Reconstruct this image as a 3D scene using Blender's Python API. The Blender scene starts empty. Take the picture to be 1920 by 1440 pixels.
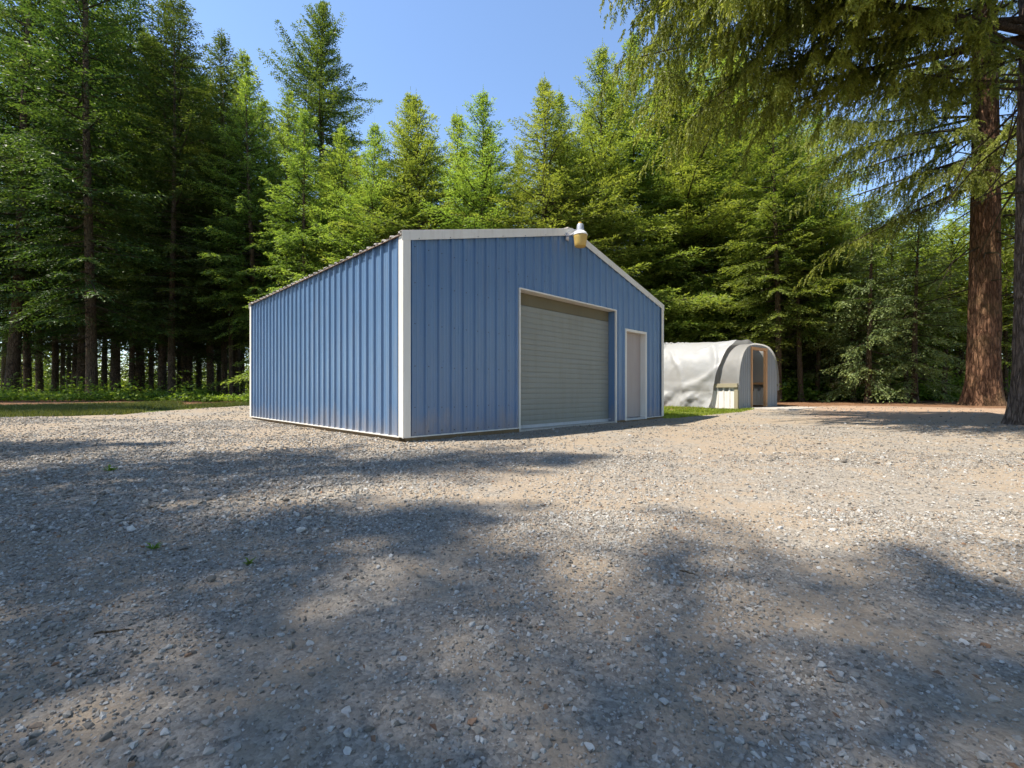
import bpy, bmesh, math, random
import numpy as np
from mathutils import Vector, Matrix

random.seed(7)
RNG = np.random.default_rng(11)
SC = bpy.context.scene
COL = SC.collection
F, HZ, CAMH = 843.5, 733.2, 0.6935            # focal length in photo pixels, horizon row, eye height

def px2x(px, d):
    return (px - 960.0) / F * d

# ------------------------------------------------------------------ helpers
def tag(o, label=None, cat=None, group=None, kind=None):
    if label: o['label'] = label
    if cat: o['category'] = cat
    if group: o['group'] = group
    if kind: o['kind'] = kind
    return o

def empty(name, loc=(0, 0, 0), rz=0.0, parent=None):
    o = bpy.data.objects.new(name, None)
    o.empty_display_size = 0.2
    COL.objects.link(o)
    o.location = loc
    o.rotation_euler = (0, 0, rz)
    if parent: o.parent = parent
    return o

def mesh_np(name, verts, faces, mats, smooth=False, attrs=None, mat_idx=None):
    """verts (n,3); faces (m,k) array of one face size, or a list of such arrays"""
    if not isinstance(faces, (list, tuple)): faces = [faces]
    faces = [np.asarray(f, dtype=np.int32) for f in faces if len(f)]
    me = bpy.data.meshes.new(name)
    verts = np.asarray(verts, dtype=np.float32)
    me.vertices.add(len(verts)); me.vertices.foreach_set('co', verts.ravel())
    loops = np.concatenate([f.ravel() for f in faces])
    tot = np.concatenate([np.full(len(f), f.shape[1], dtype=np.int32) for f in faces])
    start = np.concatenate([[0], np.cumsum(tot)[:-1]]).astype(np.int32)
    me.loops.add(len(loops)); me.loops.foreach_set('vertex_index', loops.astype(np.int32))
    me.polygons.add(len(tot)); me.polygons.foreach_set('loop_start', start)
    me.polygons.foreach_set('loop_total', tot)
    me.polygons.foreach_set('use_smooth', np.full(len(tot), bool(smooth)))
    if not isinstance(mats, (list, tuple)): mats = [mats]
    for m in mats: me.materials.append(m)
    if mat_idx is not None: me.polygons.foreach_set('material_index', np.asarray(mat_idx, dtype=np.int32))
    if attrs:
        for k, v in attrs.items():
            a = me.attributes.new(k, 'FLOAT', 'POINT')
            a.data.foreach_set('value', np.asarray(v, dtype=np.float32))
    me.update(calc_edges=True)
    return me

def link(name, me, parent=None, loc=(0, 0, 0), rz=0.0):
    o = bpy.data.objects.new(name, me)
    COL.objects.link(o)
    o.location = loc; o.rotation_euler = (0, 0, rz)
    if parent: o.parent = parent
    return o

class MB:
    """collects boxes, tubes, lathes and prisms into one mesh"""
    def __init__(self): self.v = []; self.f = []; self.mi = []
    def add(self, vs, fs, mi=0):
        b = len(self.v)
        self.v += [tuple(v) for v in vs]
        self.f += [tuple(b + i for i in f) for f in fs]
        self.mi += [mi] * len(fs)
    def box(self, x0, x1, y0, y1, z0, z1, mi=0):
        vs = [(x, y, z) for z in (z0, z1) for y in (y0, y1) for x in (x0, x1)]
        self.add(vs, [(0, 2, 3, 1), (4, 5, 7, 6), (0, 1, 5, 4), (2, 6, 7, 3), (0, 4, 6, 2), (1, 3, 7, 5)], mi)
    def bar(self, a, b, w, h, up=(0, 0, 1), mi=0):
        a, b = Vector(a), Vector(b); d = (b - a).normalized(); up = Vector(up)
        s = d.cross(up)
        if s.length < 1e-4: s = d.cross(Vector((1, 0, 0)))
        s.normalize(); u = s.cross(d).normalized()
        vs = []
        for p in (a, b):
            for su, ss in ((-1, -1), (-1, 1), (1, 1), (1, -1)):
                vs.append(p + u * su * h / 2 + s * ss * w / 2)
        self.add(vs, [(0, 1, 2, 3), (4, 7, 6, 5), (0, 4, 5, 1), (1, 5, 6, 2), (2, 6, 7, 3), (3, 7, 4, 0)], mi)
    def tube(self, pts, rad, n=8, mi=0, cap=True):
        pts = [Vector(p) for p in pts]
        if not isinstance(rad, (list, tuple)): rad = [rad] * len(pts)
        vs = []; ref = Vector((0.31, 0.17, 0.93))
        for i, p in enumerate(pts):
            d = (pts[min(i + 1, len(pts) - 1)] - pts[max(i - 1, 0)]).normalized()
            s = d.cross(ref)
            if s.length < 1e-3: s = d.cross(Vector((1, 0, 0)))
            s.normalize(); u = d.cross(s)
            for k in range(n):
                t = 2 * math.pi * k / n
                vs.append(p + (s * math.cos(t) + u * math.sin(t)) * rad[i])
        fs = []
        for i in range(len(pts) - 1):
            for k in range(n):
                k2 = (k + 1) % n
                fs.append((i * n + k, i * n + k2, (i + 1) * n + k2, (i + 1) * n + k))
        if cap:
            fs.append(tuple(range(n))[::-1]); fs.append(tuple((len(pts) - 1) * n + k for k in range(n)))
        self.add(vs, fs, mi)
    def lathe(self, prof, n=24, mi=0, c=(0, 0, 0)):
        vs = []; fs = []
        for r, z in prof:
            for k in range(n):
                t = 2 * math.pi * k / n
                vs.append((c[0] + r * math.cos(t), c[1] + r * math.sin(t), c[2] + z))
        for i in range(len(prof) - 1):
            for k in range(n):
                k2 = (k + 1) % n
                fs.append((i * n + k, i * n + k2, (i + 1) * n + k2, (i + 1) * n + k))
        fs.append(tuple(range(n))[::-1]); fs.append(tuple((len(prof) - 1) * n + k for k in range(n)))
        self.add(vs, fs, mi)
    def build(self, name, mats, parent=None, smooth=False, bevel=0.0):
        me = bpy.data.meshes.new(name)
        me.from_pydata([tuple(v) for v in self.v], [], self.f)
        if not isinstance(mats, (list, tuple)): mats = [mats]
        for m in mats: me.materials.append(m)
        me.polygons.foreach_set('material_index', self.mi)
        me.polygons.foreach_set('use_smooth', [smooth] * len(self.f))
        bm = bmesh.new(); bm.from_mesh(me); bmesh.ops.recalc_face_normals(bm, faces=bm.faces); bm.to_mesh(me); bm.free()
        me.update()
        o = link(name, me, parent)
        if bevel > 0:
            md = o.modifiers.new('bevel', 'BEVEL'); md.width = bevel; md.segments = 2; md.limit_method = 'ANGLE'
        return o

# value noise in numpy
_P = np.random.default_rng(3).random((256, 256))
def vnoise(x, y):
    x = np.asarray(x, float); y = np.asarray(y, float)
    xi = np.floor(x).astype(int); yi = np.floor(y).astype(int)
    fx = x - xi; fy = y - yi
    fx = fx * fx * (3 - 2 * fx); fy = fy * fy * (3 - 2 * fy)
    g = lambda a, b: _P[a & 255, b & 255]
    return (g(xi, yi) * (1 - fx) + g(xi + 1, yi) * fx) * (1 - fy) + (g(xi, yi + 1) * (1 - fx) + g(xi + 1, yi + 1) * fx) * fy
def fbm(x, y, o=4):
    s = 0; a = 0.5
    for i in range(o):
        s = s + a * vnoise(x * 2 ** i + 17.3 * i, y * 2 ** i - 9.1 * i); a *= 0.5
    return s
def smooth01(t):
    t = np.clip(t, 0, 1); return t * t * (3 - 2 * t)

# ------------------------------------------------------------------ materials
def mat(name):
    m = bpy.data.materials.new(name); m.use_nodes = True
    nt = m.node_tree; nt.nodes.clear()
    out = nt.nodes.new('ShaderNodeOutputMaterial')
    return m, nt, out
def N(nt, t, **kw):
    n = nt.nodes.new(t)
    for k, v in kw.items():
        if k in n.inputs: n.inputs[k].default_value = v
        else: setattr(n, k, v)
    return n
def L(nt, a, b): nt.links.new(a, b)
def ramp(nt, fac, stops):
    r = nt.nodes.new('ShaderNodeValToRGB')
    e = r.color_ramp.elements
    while len(e) < len(stops): e.new(0.5)
    for i, (p, c) in enumerate(stops):
        e[i].position = p; e[i].color = (*c, 1)
    L(nt, fac, r.inputs['Fac']); return r
def noise(nt, vec, scale, detail=4, rough=0.55, dim='3D'):
    n = N(nt, 'ShaderNodeTexNoise'); n.inputs['Scale'].default_value = scale
    n.inputs['Detail'].default_value = detail; n.inputs['Roughness'].default_value = rough
    if vec is not None: L(nt, vec, n.inputs['Vector'])
    return n
def mixc(nt, fac, a, b, bt='MIX'):
    m = nt.nodes.new('ShaderNodeMix'); m.data_type = 'RGBA'; m.blend_type = bt
    for s, v in ((0, fac), (6, a), (7, b)):
        if hasattr(v, 'is_linked') or hasattr(v, 'links'): L(nt, v, m.inputs[s])
        elif isinstance(v, (int, float)): m.inputs[s].default_value = v
        else: m.inputs[s].default_value = (*v, 1)
    return m.outputs[2]
def math_(nt, op, a, b=0.0, clamp=False):
    m = nt.nodes.new('ShaderNodeMath'); m.operation = op; m.use_clamp = clamp
    for i, v in enumerate((a, b)):
        if isinstance(v, (int, float)): m.inputs[i].default_value = v
        else: L(nt, v, m.inputs[i])
    return m.outputs[0]
def mapping(nt, scale=(1, 1, 1), kind='Object'):
    tc = nt.nodes.new('ShaderNodeTexCoord'); mp = nt.nodes.new('ShaderNodeMapping')
    mp.inputs['Scale'].default_value = scale
    L(nt, tc.outputs[kind], mp.inputs['Vector']); return mp.outputs[0]
def bump(nt, h, strength, dist, prev=None):
    b = nt.nodes.new('ShaderNodeBump'); b.inputs['Strength'].default_value = strength; b.inputs['Distance'].default_value = dist
    L(nt, h, b.inputs['Height'])
    if prev is not None: L(nt, prev, b.inputs['Normal'])
    return b.outputs[0]

def paint(name, base, rough=0.4, var=0.12, dirt=(0.25, 0.2, 0.14), dirt_amt=0.25, metal=0.0, streak=True, bs=0.15, spec=0.5, mud_bounce=False):
    """painted sheet or trim: faint mottling, vertical streaks of dirt, slight bump"""
    m, nt, out = mat(name)
    p = N(nt, 'ShaderNodeBsdfPrincipled'); L(nt, p.outputs[0], out.inputs[0])
    v = mapping(nt); vs = mapping(nt, (9, 9, 0.7) if streak else (3, 3, 3))
    n1 = noise(nt, v, 1.3, 5); n2 = noise(nt, vs, 1.6, 6, 0.65); n3 = noise(nt, v, 40, 3)
    a = tuple(c * (1 - var) for c in base); b = tuple(min(1, c * (1 + var)) for c in base)
    c = mixc(nt, n1.outputs[0], a, b)
    d = ramp(nt, n2.outputs[0], [(0.50, (0, 0, 0)), (0.80, (1, 1, 1))])
    c = mixc(nt, math_(nt, 'MULTIPLY', d.outputs[0], dirt_amt), c, dirt)
    sp = ramp(nt, n3.outputs[0], [(0.66, (0, 0, 0)), (0.72, (1, 1, 1))])
    c = mixc(nt, math_(nt, 'MULTIPLY', sp.outputs[0], dirt_amt * 0.6), c, tuple(x * 0.45 for x in base))
    if mud_bounce:      # dried mud at the sheet foot, also painting in pinkish light reflected there
        tc = nt.nodes.new('ShaderNodeTexCoord'); sx = nt.nodes.new('ShaderNodeSeparateXYZ'); L(nt, tc.outputs['Object'], sx.inputs[0])
        nm = noise(nt, mapping(nt, (1, 1, 0.35)), 4.5, 6, 0.7)
        f_ = math_(nt, 'SUBTRACT', math_(nt, 'MULTIPLY', nm.outputs[0], 0.95), math_(nt, 'MULTIPLY', sx.outputs[2], 0.9))
        f_ = ramp(nt, f_, [(0.12, (0, 0, 0)), (0.62, (0.75, 0.75, 0.75))])
        c = mixc(nt, f_.outputs[0], c, (0.30, 0.25, 0.215))
    L(nt, c, p.inputs['Base Color'])
    r = ramp(nt, n2.outputs[0], [(0.3, (rough * 0.85,) * 3), (0.8, (min(1, rough * 1.4),) * 3)])
    L(nt, r.outputs[0], p.inputs['Roughness'])
    p.inputs['Metallic'].default_value = metal; p.inputs['Specular IOR Level'].default_value = spec
    L(nt, bump(nt, n1.outputs[0], bs, 0.01), p.inputs['Normal'])
    return m

def bark(name, dark, light, sc=1.0, moss=0.0, strength=0.9):
    m, nt, out = mat(name)
    p = N(nt, 'ShaderNodeBsdfPrincipled'); L(nt, p.outputs[0], out.inputs[0])
    v = mapping(nt, (7 * sc, 7 * sc, 1.5 * sc)); v2 = mapping(nt, (1, 1, 1))
    vo = nt.nodes.new('ShaderNodeTexVoronoi'); vo.feature = 'DISTANCE_TO_EDGE'; vo.inputs['Scale'].default_value = 1.6
    wob = noise(nt, v, 2.0, 4)
    vv = nt.nodes.new('ShaderNodeMixRGB'); vv.blend_type = 'ADD'; vv.inputs[0].default_value = 0.7
    L(nt, v, vv.inputs[1]); L(nt, wob.outputs['Color'], vv.inputs[2]); L(nt, vv.outputs[0], vo.inputs['Vector'])
    n1 = noise(nt, v, 3.5, 6, 0.65); n2 = noise(nt, v2, 1.1, 4); n3 = noise(nt, v, 14, 3)
    c = mixc(nt, ramp(nt, n1.outputs[0], [(0.3, (0, 0, 0)), (0.7, (1, 1, 1))]).outputs[0], dark, light)
    cr = ramp(nt, vo.outputs[0], [(0.0, (0.25, 0.25, 0.25)), (0.18, (1, 1, 1))])
    c = mixc(nt, 0.85, c, cr.outputs[0], 'MULTIPLY')
    c = mixc(nt, math_(nt, 'MULTIPLY', n2.outputs[0], 0.5), c, tuple(0.6 * a + 0.4 * b for a, b in zip(dark, light)))
    if moss > 0:
        mk = ramp(nt, n2.outputs[0], [(0.48, (0, 0, 0)), (0.62, (1, 1, 1))])
        c = mixc(nt, math_(nt, 'MULTIPLY', mk.outputs[0], moss), c, (0.10, 0.12, 0.04))
    L(nt, c, p.inputs['Base Color']); p.inputs['Roughness'].default_value = 0.92
    p.inputs['Specular IOR Level'].default_value = 0.15
    h = math_(nt, 'ADD', cr.outputs[0], math_(nt, 'MULTIPLY', n3.outputs[0], 0.6))
    L(nt, bump(nt, h, strength, 0.05), p.inputs['Normal'])
    return m

def foliage(name, c0, c1, c2, trans=0.35, tcol=None, var=0.12):
    m, nt, out = mat(name)
    at = N(nt, 'ShaderNodeAttribute'); at.attribute_name = 'tint'
    oi = nt.nodes.new('ShaderNodeObjectInfo')
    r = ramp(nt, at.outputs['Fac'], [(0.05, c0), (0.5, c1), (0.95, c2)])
    hs = nt.nodes.new('ShaderNodeHueSaturation')
    L(nt, r.outputs[0], hs.inputs['Color'])
    L(nt, math_(nt, 'ADD', 0.5 - 0.018, math_(nt, 'MULTIPLY', oi.outputs['Random'], 0.036)), hs.inputs['Hue'])
    L(nt, math_(nt, 'ADD', 1 - var, math_(nt, 'MULTIPLY', oi.outputs['Random'], 2 * var)), hs.inputs['Value'])
    p = N(nt, 'ShaderNodeBsdfPrincipled'); L(nt, hs.outputs[0], p.inputs['Base Color'])
    p.inputs['Roughness'].default_value = 0.5; p.inputs['Specular IOR Level'].default_value = 0.3
    t = nt.nodes.new('ShaderNodeBsdfTranslucent')
    L(nt, mixc(nt, 1.0, hs.outputs[0], tcol or (1.5, 1.5, 0.7), 'MULTIPLY'), t.inputs['Color'])
    mx = nt.nodes.new('ShaderNodeMixShader'); mx.inputs[0].default_value = trans
    L(nt, p.outputs[0], mx.inputs[1]); L(nt, t.outputs[0], mx.inputs[2]); L(nt, mx.outputs[0], out.inputs[0])
    return m

M = {}
M['blue'] = paint('blue_steel', (0.100, 0.178, 0.310), 0.30, 0.12, (0.24, 0.25, 0.27), 0.35, mud_bounce=True)
M['screw'] = paint('screw_steel', (0.05, 0.05, 0.06), 0.6, 0.1)
M['white'] = paint('white_trim', (0.72, 0.68, 0.62), 0.45, 0.05, (0.4, 0.33, 0.25), 0.35)
M['roof'] = paint('roof_steel', (0.58, 0.54, 0.49), 0.5, 0.12, (0.16, 0.09, 0.05), 0.5)
M['rust'] = paint('rusty_litter', (0.13, 0.075, 0.045), 0.9, 0.4, (0.3, 0.25, 0.2), 0.5)
M['skid'] = paint('skid_timber', (0.16, 0.105, 0.05), 0.85, 0.3, (0.06, 0.05, 0.04), 0.6, bs=0.5)
M['slat'] = paint('slat_paint', (0.225, 0.232, 0.205), 0.5, 0.10, (0.2, 0.18, 0.13), 0.4)
M['door'] = paint('door_paint', (0.37, 0.32, 0.30), 0.55, 0.05, (0.3, 0.24, 0.2), 0.3)
M['concrete'] = paint('concrete', (0.42, 0.39, 0.35), 0.9, 0.15, (0.25, 0.21, 0.16), 0.5, streak=False, bs=0.5)
M['galv'] = paint('galvanised', (0.42, 0.44, 0.48), 0.45, 0.12, (0.25, 0.22, 0.2), 0.4, metal=0.25)
M['brass'] = paint('knob_metal', (0.5, 0.45, 0.36), 0.3, 0.05, metal=0.9)
M['grey_panel'] = paint('grey_corrugated', (0.28, 0.285, 0.29), 0.55, 0.10, (0.3, 0.28, 0.25), 0.4)
M['white_panel'] = paint('white_corrugated', (0.68, 0.66, 0.62), 0.55, 0.06, (0.35, 0.3, 0.22), 0.5)
M['cedar'] = paint('cedar_post', (0.56, 0.31, 0.15), 0.75, 0.18, (0.3, 0.16, 0.08), 0.5, bs=0.5)
M['grey_board'] = paint('weathered_board', (0.30, 0.265, 0.18), 0.85, 0.2, (0.2, 0.16, 0.11), 0.5, bs=0.5)
M['header'] = paint('header_board', (0.13, 0.115, 0.07), 0.8, 0.2, (0.2, 0.17, 0.11), 0.5)
M['housing'] = paint('lamp_housing', (0.46, 0.47, 0.52), 0.35, 0.08, metal=0.35)
M['lamp_white'] = paint('lamp_collar', (0.75, 0.74, 0.72), 0.4, 0.05)

def fabric(name, base, trans=0.3):
    m, nt, out = mat(name)
    p = N(nt, 'ShaderNodeBsdfPrincipled'); v = mapping(nt)
    n1 = noise(nt, v, 2.2, 5); n2 = noise(nt, v, 0.7, 4); n3 = noise(nt, v, 22, 4)
    c = mixc(nt, n1.outputs[0], tuple(x * 0.93 for x in base), base)
    sp = ramp(nt, n2.outputs[0], [(0.52, (0, 0, 0)), (0.75, (1, 1, 1))])
    c = mixc(nt, math_(nt, 'MULTIPLY', sp.outputs[0], 0.18), c, (0.5, 0.44, 0.34))
    L(nt, c, p.inputs['Base Color']); p.inputs['Roughness'].default_value = 0.5
    L(nt, bump(nt, math_(nt, 'ADD', n1.outputs[0], math_(nt, 'MULTIPLY', n3.outputs[0], 0.15)), 0.35, 0.05), p.inputs['Normal'])
    t = nt.nodes.new('ShaderNodeBsdfTranslucent'); L(nt, c, t.inputs['Color'])
    mx = nt.nodes.new('ShaderNodeMixShader'); mx.inputs[0].default_value = trans
    L(nt, p.outputs[0], mx.inputs[1]); L(nt, t.outputs[0], mx.inputs[2]); L(nt, mx.outputs[0], out.inputs[0])
    return m
M['tarp'] = fabric('tarp_cloth', (0.40, 0.405, 0.41), 0.24)
M['film'] = fabric('cover_film', (0.46, 0.455, 0.44), 0.58)
M['mesh'] = fabric('screen_mesh', (0.7, 0.7, 0.7), 0.7)

def bowl_mat():
    m, nt, out = mat('amber_bowl')
    p = N(nt, 'ShaderNodeBsdfPrincipled'); v = mapping(nt)
    n1 = noise(nt, v, 6, 4)
    c = mixc(nt, n1.outputs[0], (0.66, 0.45, 0.10), (0.78, 0.60, 0.24))
    L(nt, c, p.inputs['Base Color']); p.inputs['Roughness'].default_value = 0.35
    t = nt.nodes.new('ShaderNodeBsdfTranslucent'); L(nt, c, t.inputs['Color'])
    mx = nt.nodes.new('ShaderNodeMixShader'); mx.inputs[0].default_value = 0.4
    L(nt, p.outputs[0], mx.inputs[1]); L(nt, t.outputs[0], mx.inputs[2]); L(nt, mx.outputs[0], out.inputs[0])
    return m
M['bowl'] = bowl_mat()

M['bark_red'] = bark('red_bark', (0.07, 0.036, 0.022), (0.32, 0.175, 0.105), 1.0, 0.15)
M['bark_grey'] = bark('grey_bark', (0.085, 0.060, 0.046), (0.34, 0.25, 0.20), 1.0)
M['bark_dark'] = bark('forest_bark', (0.075, 0.050, 0.033), (0.28, 0.19, 0.125), 1.6, 0.25)
M['bark_limb'] = bark('limb_bark', (0.05, 0.038, 0.028), (0.17, 0.125, 0.085), 3.0, 0.3)
M['fol_deep'] = foliage('deep_fir_needles', (0.022, 0.045, 0.016), (0.050, 0.090, 0.024), (0.13, 0.175, 0.040), 0.40)
M['fol_young'] = foliage('young_fir_needles', (0.040, 0.070, 0.018), (0.118, 0.172, 0.036), (0.275, 0.335, 0.075), 0.48)
M['fol_old'] = foliage('old_fir_needles', (0.045, 0.060, 0.014), (0.125, 0.145, 0.026), (0.26, 0.275, 0.055), 0.46)
M['fol_pale'] = foliage('pale_fir_needles', (0.055, 0.085, 0.035), (0.12, 0.16, 0.06), (0.23, 0.27, 0.10), 0.36)
M['leaf'] = foliage('broad_leaves', (0.045, 0.085, 0.015), (0.12, 0.19, 0.028), (0.24, 0.31, 0.05), 0.46)
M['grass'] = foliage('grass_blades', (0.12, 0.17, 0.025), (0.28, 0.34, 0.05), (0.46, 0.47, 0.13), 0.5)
M['painted_shade_grass'] = foliage('shaded_grass_blades', (0.06, 0.075, 0.02), (0.13, 0.145, 0.04), (0.24, 0.22, 0.09), 0.3)  # darker copy of the grass, shade on the left strip put into its colour
M['twig'] = bark('twig', (0.10, 0.065, 0.04), (0.34, 0.26, 0.18), 6.0)

def ground_mat():
    m, nt, out = mat('forest_soil')
    p = N(nt, 'ShaderNodeBsdfPrincipled'); L(nt, p.outputs[0], out.inputs[0])
    v = mapping(nt)
    n1 = noise(nt, v, 0.35, 6); n2 = noise(nt, v, 5, 6, 0.7); n3 = noise(nt, v, 45, 4, 0.7)
    needle = mixc(nt, n2.outputs[0], (0.10, 0.05, 0.028), (0.30, 0.17, 0.10))
    needle = mixc(nt, ramp(nt, n3.outputs[0], [(0.35, (0, 0, 0)), (0.7, (1, 1, 1))]).outputs[0], needle, (0.20, 0.115, 0.065))
    grass = mixc(nt, n2.outputs[0], (0.08, 0.11, 0.022), (0.21, 0.23, 0.06))
    dirt = mixc(nt, n2.outputs[0], (0.30, 0.205, 0.14), (0.46, 0.34, 0.25))
    ag = N(nt, 'ShaderNodeAttribute'); ag.attribute_name = 'grass'
    ad = N(nt, 'ShaderNodeAttribute'); ad.attribute_name = 'dirt'
    fg = math_(nt, 'ADD', ag.outputs['Fac'], math_(nt, 'MULTIPLY', math_(nt, 'SUBTRACT', n1.outputs[0], 0.5), 0.8))
    fg = ramp(nt, fg, [(0.35, (0, 0, 0)), (0.65, (1, 1, 1))])
    fd = math_(nt, 'ADD', ad.outputs['Fac'], math_(nt, 'MULTIPLY', math_(nt, 'SUBTRACT', n2.outputs[0], 0.5), 0.9))
    fd = ramp(nt, fd, [(0.35, (0, 0, 0)), (0.65, (1, 1, 1))])
    c = mixc(nt, fg.outputs[0], needle, grass); c = mixc(nt, fd.outputs[0], c, dirt)
    L(nt, c, p.inputs['Base Color']); p.inputs['Roughness'].default_value = 0.95
    p.inputs['Specular IOR Level'].default_value = 0.1
    L(nt, bump(nt, math_(nt, 'ADD', n2.outputs[0], n3.outputs[0]), 0.8, 0.05), p.inputs['Normal'])
    return m
M['soil'] = ground_mat()

def gravel_mat():
    m, nt, out = mat('gravel_bed')
    p = N(nt, 'ShaderNodeBsdfPrincipled'); L(nt, p.outputs[0], out.inputs[0])
    v = mapping(nt)
    n1 = noise(nt, v, 0.45, 5); n2 = noise(nt, v, 3.2, 6, 0.65); n3 = noise(nt, v, 160, 3, 0.7)
    vo = nt.nodes.new('ShaderNodeTexVoronoi'); vo.inputs['Scale'].default_value = 48; L(nt, v, vo.inputs['Vector'])
    vf = nt.nodes.new('ShaderNodeTexVoronoi'); vf.inputs['Scale'].default_value = 110; L(nt, v, vf.inputs['Vector'])
    g1 = ramp(nt, vo.outputs['Color'], [(0.15, (0.12, 0.108, 0.094)), (0.5, (0.235, 0.208, 0.175)), (0.9, (0.38, 0.34, 0.285))])
    g2 = ramp(nt, vf.outputs['Color'], [(0.1, (0.12, 0.108, 0.095)), (0.9, (0.38, 0.345, 0.295))])
    c = mixc(nt, 0.5, g1.outputs[0], g2.outputs[0])
    sand = mixc(nt, n3.outputs[0], (0.235, 0.18, 0.125), (0.37, 0.29, 0.205))
    mk = ramp(nt, math_(nt, 'ADD', n2.outputs[0], math_(nt, 'MULTIPLY', n1.outputs[0], 0.9)), [(0.86, (0.12,) * 3), (1.06, (1, 1, 1))])
    c = mixc(nt, math_(nt, 'MULTIPLY', mk.outputs[0], 0.7), c, sand)
    ad = N(nt, 'ShaderNodeAttribute'); ad.attribute_name = 'dirt'
    c = mixc(nt, math_(nt, 'MULTIPLY', ad.outputs['Fac'], 0.75), c, mixc(nt, n2.outputs[0], (0.26, 0.155, 0.10), (0.42, 0.30, 0.21)))
    L(nt, c, p.inputs['Base Color']); p.inputs['Roughness'].default_value = 0.9
    p.inputs['Specular IOR Level'].default_value = 0.2
    dh = math_(nt, 'SUBTRACT', 1.0, vo.outputs['Distance'])
    dh2 = math_(nt, 'SUBTRACT', 1.0, vf.outputs['Distance'])
    b1 = bump(nt, math_(nt, 'ADD', n3.outputs[0], dh2), 0.5, 0.006)
    L(nt, bump(nt, dh, 0.35, 0.008, b1), p.inputs['Normal'])
    return m
M['gravel'] = gravel_mat()

def stone_mat():
    m, nt, out = mat('crushed_stone')
    p = N(nt, 'ShaderNodeBsdfPrincipled'); L(nt, p.outputs[0], out.inputs[0])
    at = N(nt, 'ShaderNodeAttribute'); at.attribute_name = 'tint'
    v = mapping(nt); n1 = noise(nt, v, 70, 4)
    r = ramp(nt, at.outputs['Fac'], [(0.0, (0.12, 0.106, 0.092)), (0.35, (0.235, 0.21, 0.178)), (0.62, (0.335, 0.318, 0.29)),
                                     (0.85, (0.47, 0.46, 0.44)), (0.93, (0.34, 0.26, 0.19)), (1.0, (0.22, 0.12, 0.07))])
    c = mixc(nt, 1.0, r.outputs[0], ramp(nt, n1.outputs[0], [(0.3, (0.78,) * 3), (0.7, (1.1, 1.1, 1.1))]).outputs[0], 'MULTIPLY')
    L(nt, c, p.inputs['Base Color']); p.inputs['Roughness'].default_value = 0.85
    p.inputs['Specular IOR Level'].default_value = 0.25
    return m
M['stone'] = stone_mat()

# ------------------------------------------------------------------ terrain
def gz(x, y):
    r = np.sqrt(np.asarray(x, float) ** 2 + np.asarray(y, float) ** 2)
    z = 0.30 * smooth01((r - 10.5) / 14.0) + 0.5 * smooth01((r - 40) / 150)
    z = z + 0.03 * (fbm(np.asarray(x) * 0.35 + 5, np.asarray(y) * 0.35 + 9, 3) - 0.45) * smooth01((r - 2.5) / 4.0)
    return z

AZ = np.radians([-180, -120, -75, -54, -49, -41, -31, -20, 0, 12, 17.5, 20, 27.0, 28.5, 32, 40, 46, 50, 58, 75, 120, 180])
RB = np.array([9, 11, 14, 15.6, 16.0, 16.2, 19.0, 20.0, 18, 14.5, 12.6, 12.9, 15.6, 17.4, 18.6, 19.2, 18.6, 14.6, 13, 13, 10, 9], float)
def yard_r(a): return np.interp(a, AZ, RB)

def polar(name, rr, na, zoff, amp, rmax=None, m=None, fade=False):
    a = np.linspace(-math.pi, math.pi, na, endpoint=False)
    R, A = np.meshgrid(rr, a, indexing='ij')
    if rmax is not None: R = R * rmax(A)
    X = R * np.sin(A); Y = R * np.cos(A)
    Z = gz(X, Y) + zoff
    Z = Z + amp * (fbm(X * 1.6, Y * 1.6, 4) - 0.47)
    if fade:
        q = R / rmax(A)
        Z = Z - 0.10 * smooth01((q - 0.955) / 0.045) + 0.02 * (fbm(X * 0.9, Y * 0.9, 3) - 0.5)
    nr = len(rr)
    idx = np.arange(nr * na).reshape(nr, na)
    i0 = idx[:-1]; i1 = idx[1:]; n0 = np.roll(i0, -1, 1); n1 = np.roll(i1, -1, 1)
    f = np.stack([i0, n0, n1, i1], -1).reshape(-1, 4)
    V = np.stack([X, Y, Z], -1).reshape(-1, 3)
    V = np.vstack([V, [[0, 0, V[:na, 2].mean()]]]); c = len(V) - 1
    cap = np.stack([idx[0], np.roll(idx[0], -1), np.full(na, c)], -1)[:, [1, 0, 2]]
    x, y = V[:, 0], V[:, 1]; az = np.arctan2(x, y); r = np.hypot(x, y)
    left = smooth01((-0.30 - az) / 0.12) * smooth01((az + 1.35) / 0.2)
    gr = left * smooth01((21.5 - r) / 3.0)
    gr = np.maximum(gr, smooth01((0.50 - az) / 0.03) * smooth01((az - 0.20) / 0.05) * smooth01((17 - r) / 2))
    gr = np.maximum(gr, smooth01((r - 36) / 6))
    di = smooth01((az - 0.55) / 0.08) * smooth01((21 - r) / 3) * smooth01((r - 12) / 2.5)
    di = np.maximum(di, 0.8 * smooth01(1 - np.hypot(x - 10.2, y - 8.9) / 3.0))
    me = mesh_np(name, V, [f, cap], m, True, {'grass': gr, 'dirt': di})
    return link(name, me)

rr = np.concatenate([np.linspace(0.5, 12, 24), np.linspace(12.6, 34, 56), np.geomspace(36, 420, 20)])
tag(polar('ground', rr, 220, -0.035, 0.03, None, M['soil']), kind='structure')
qq = np.concatenate([np.linspace(0.02, 0.4, 60), np.linspace(0.405, 1.0, 90)])
tag(polar('gravel_yard', qq, 300, 0.0, 0.035, yard_r, M['gravel'], True), kind='structure')

def yard_z(x, y):
    r = np.hypot(x, y); a = np.arctan2(x, y); q = r / yard_r(a)
    z = gz(x, y) + 0.035 * (fbm(x * 1.6, y * 1.6, 4) - 0.47)
    return z - 0.10 * smooth01((q - 0.955) / 0.045) + 0.02 * (fbm(x * 0.9, y * 0.9, 3) - 0.5)

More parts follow.
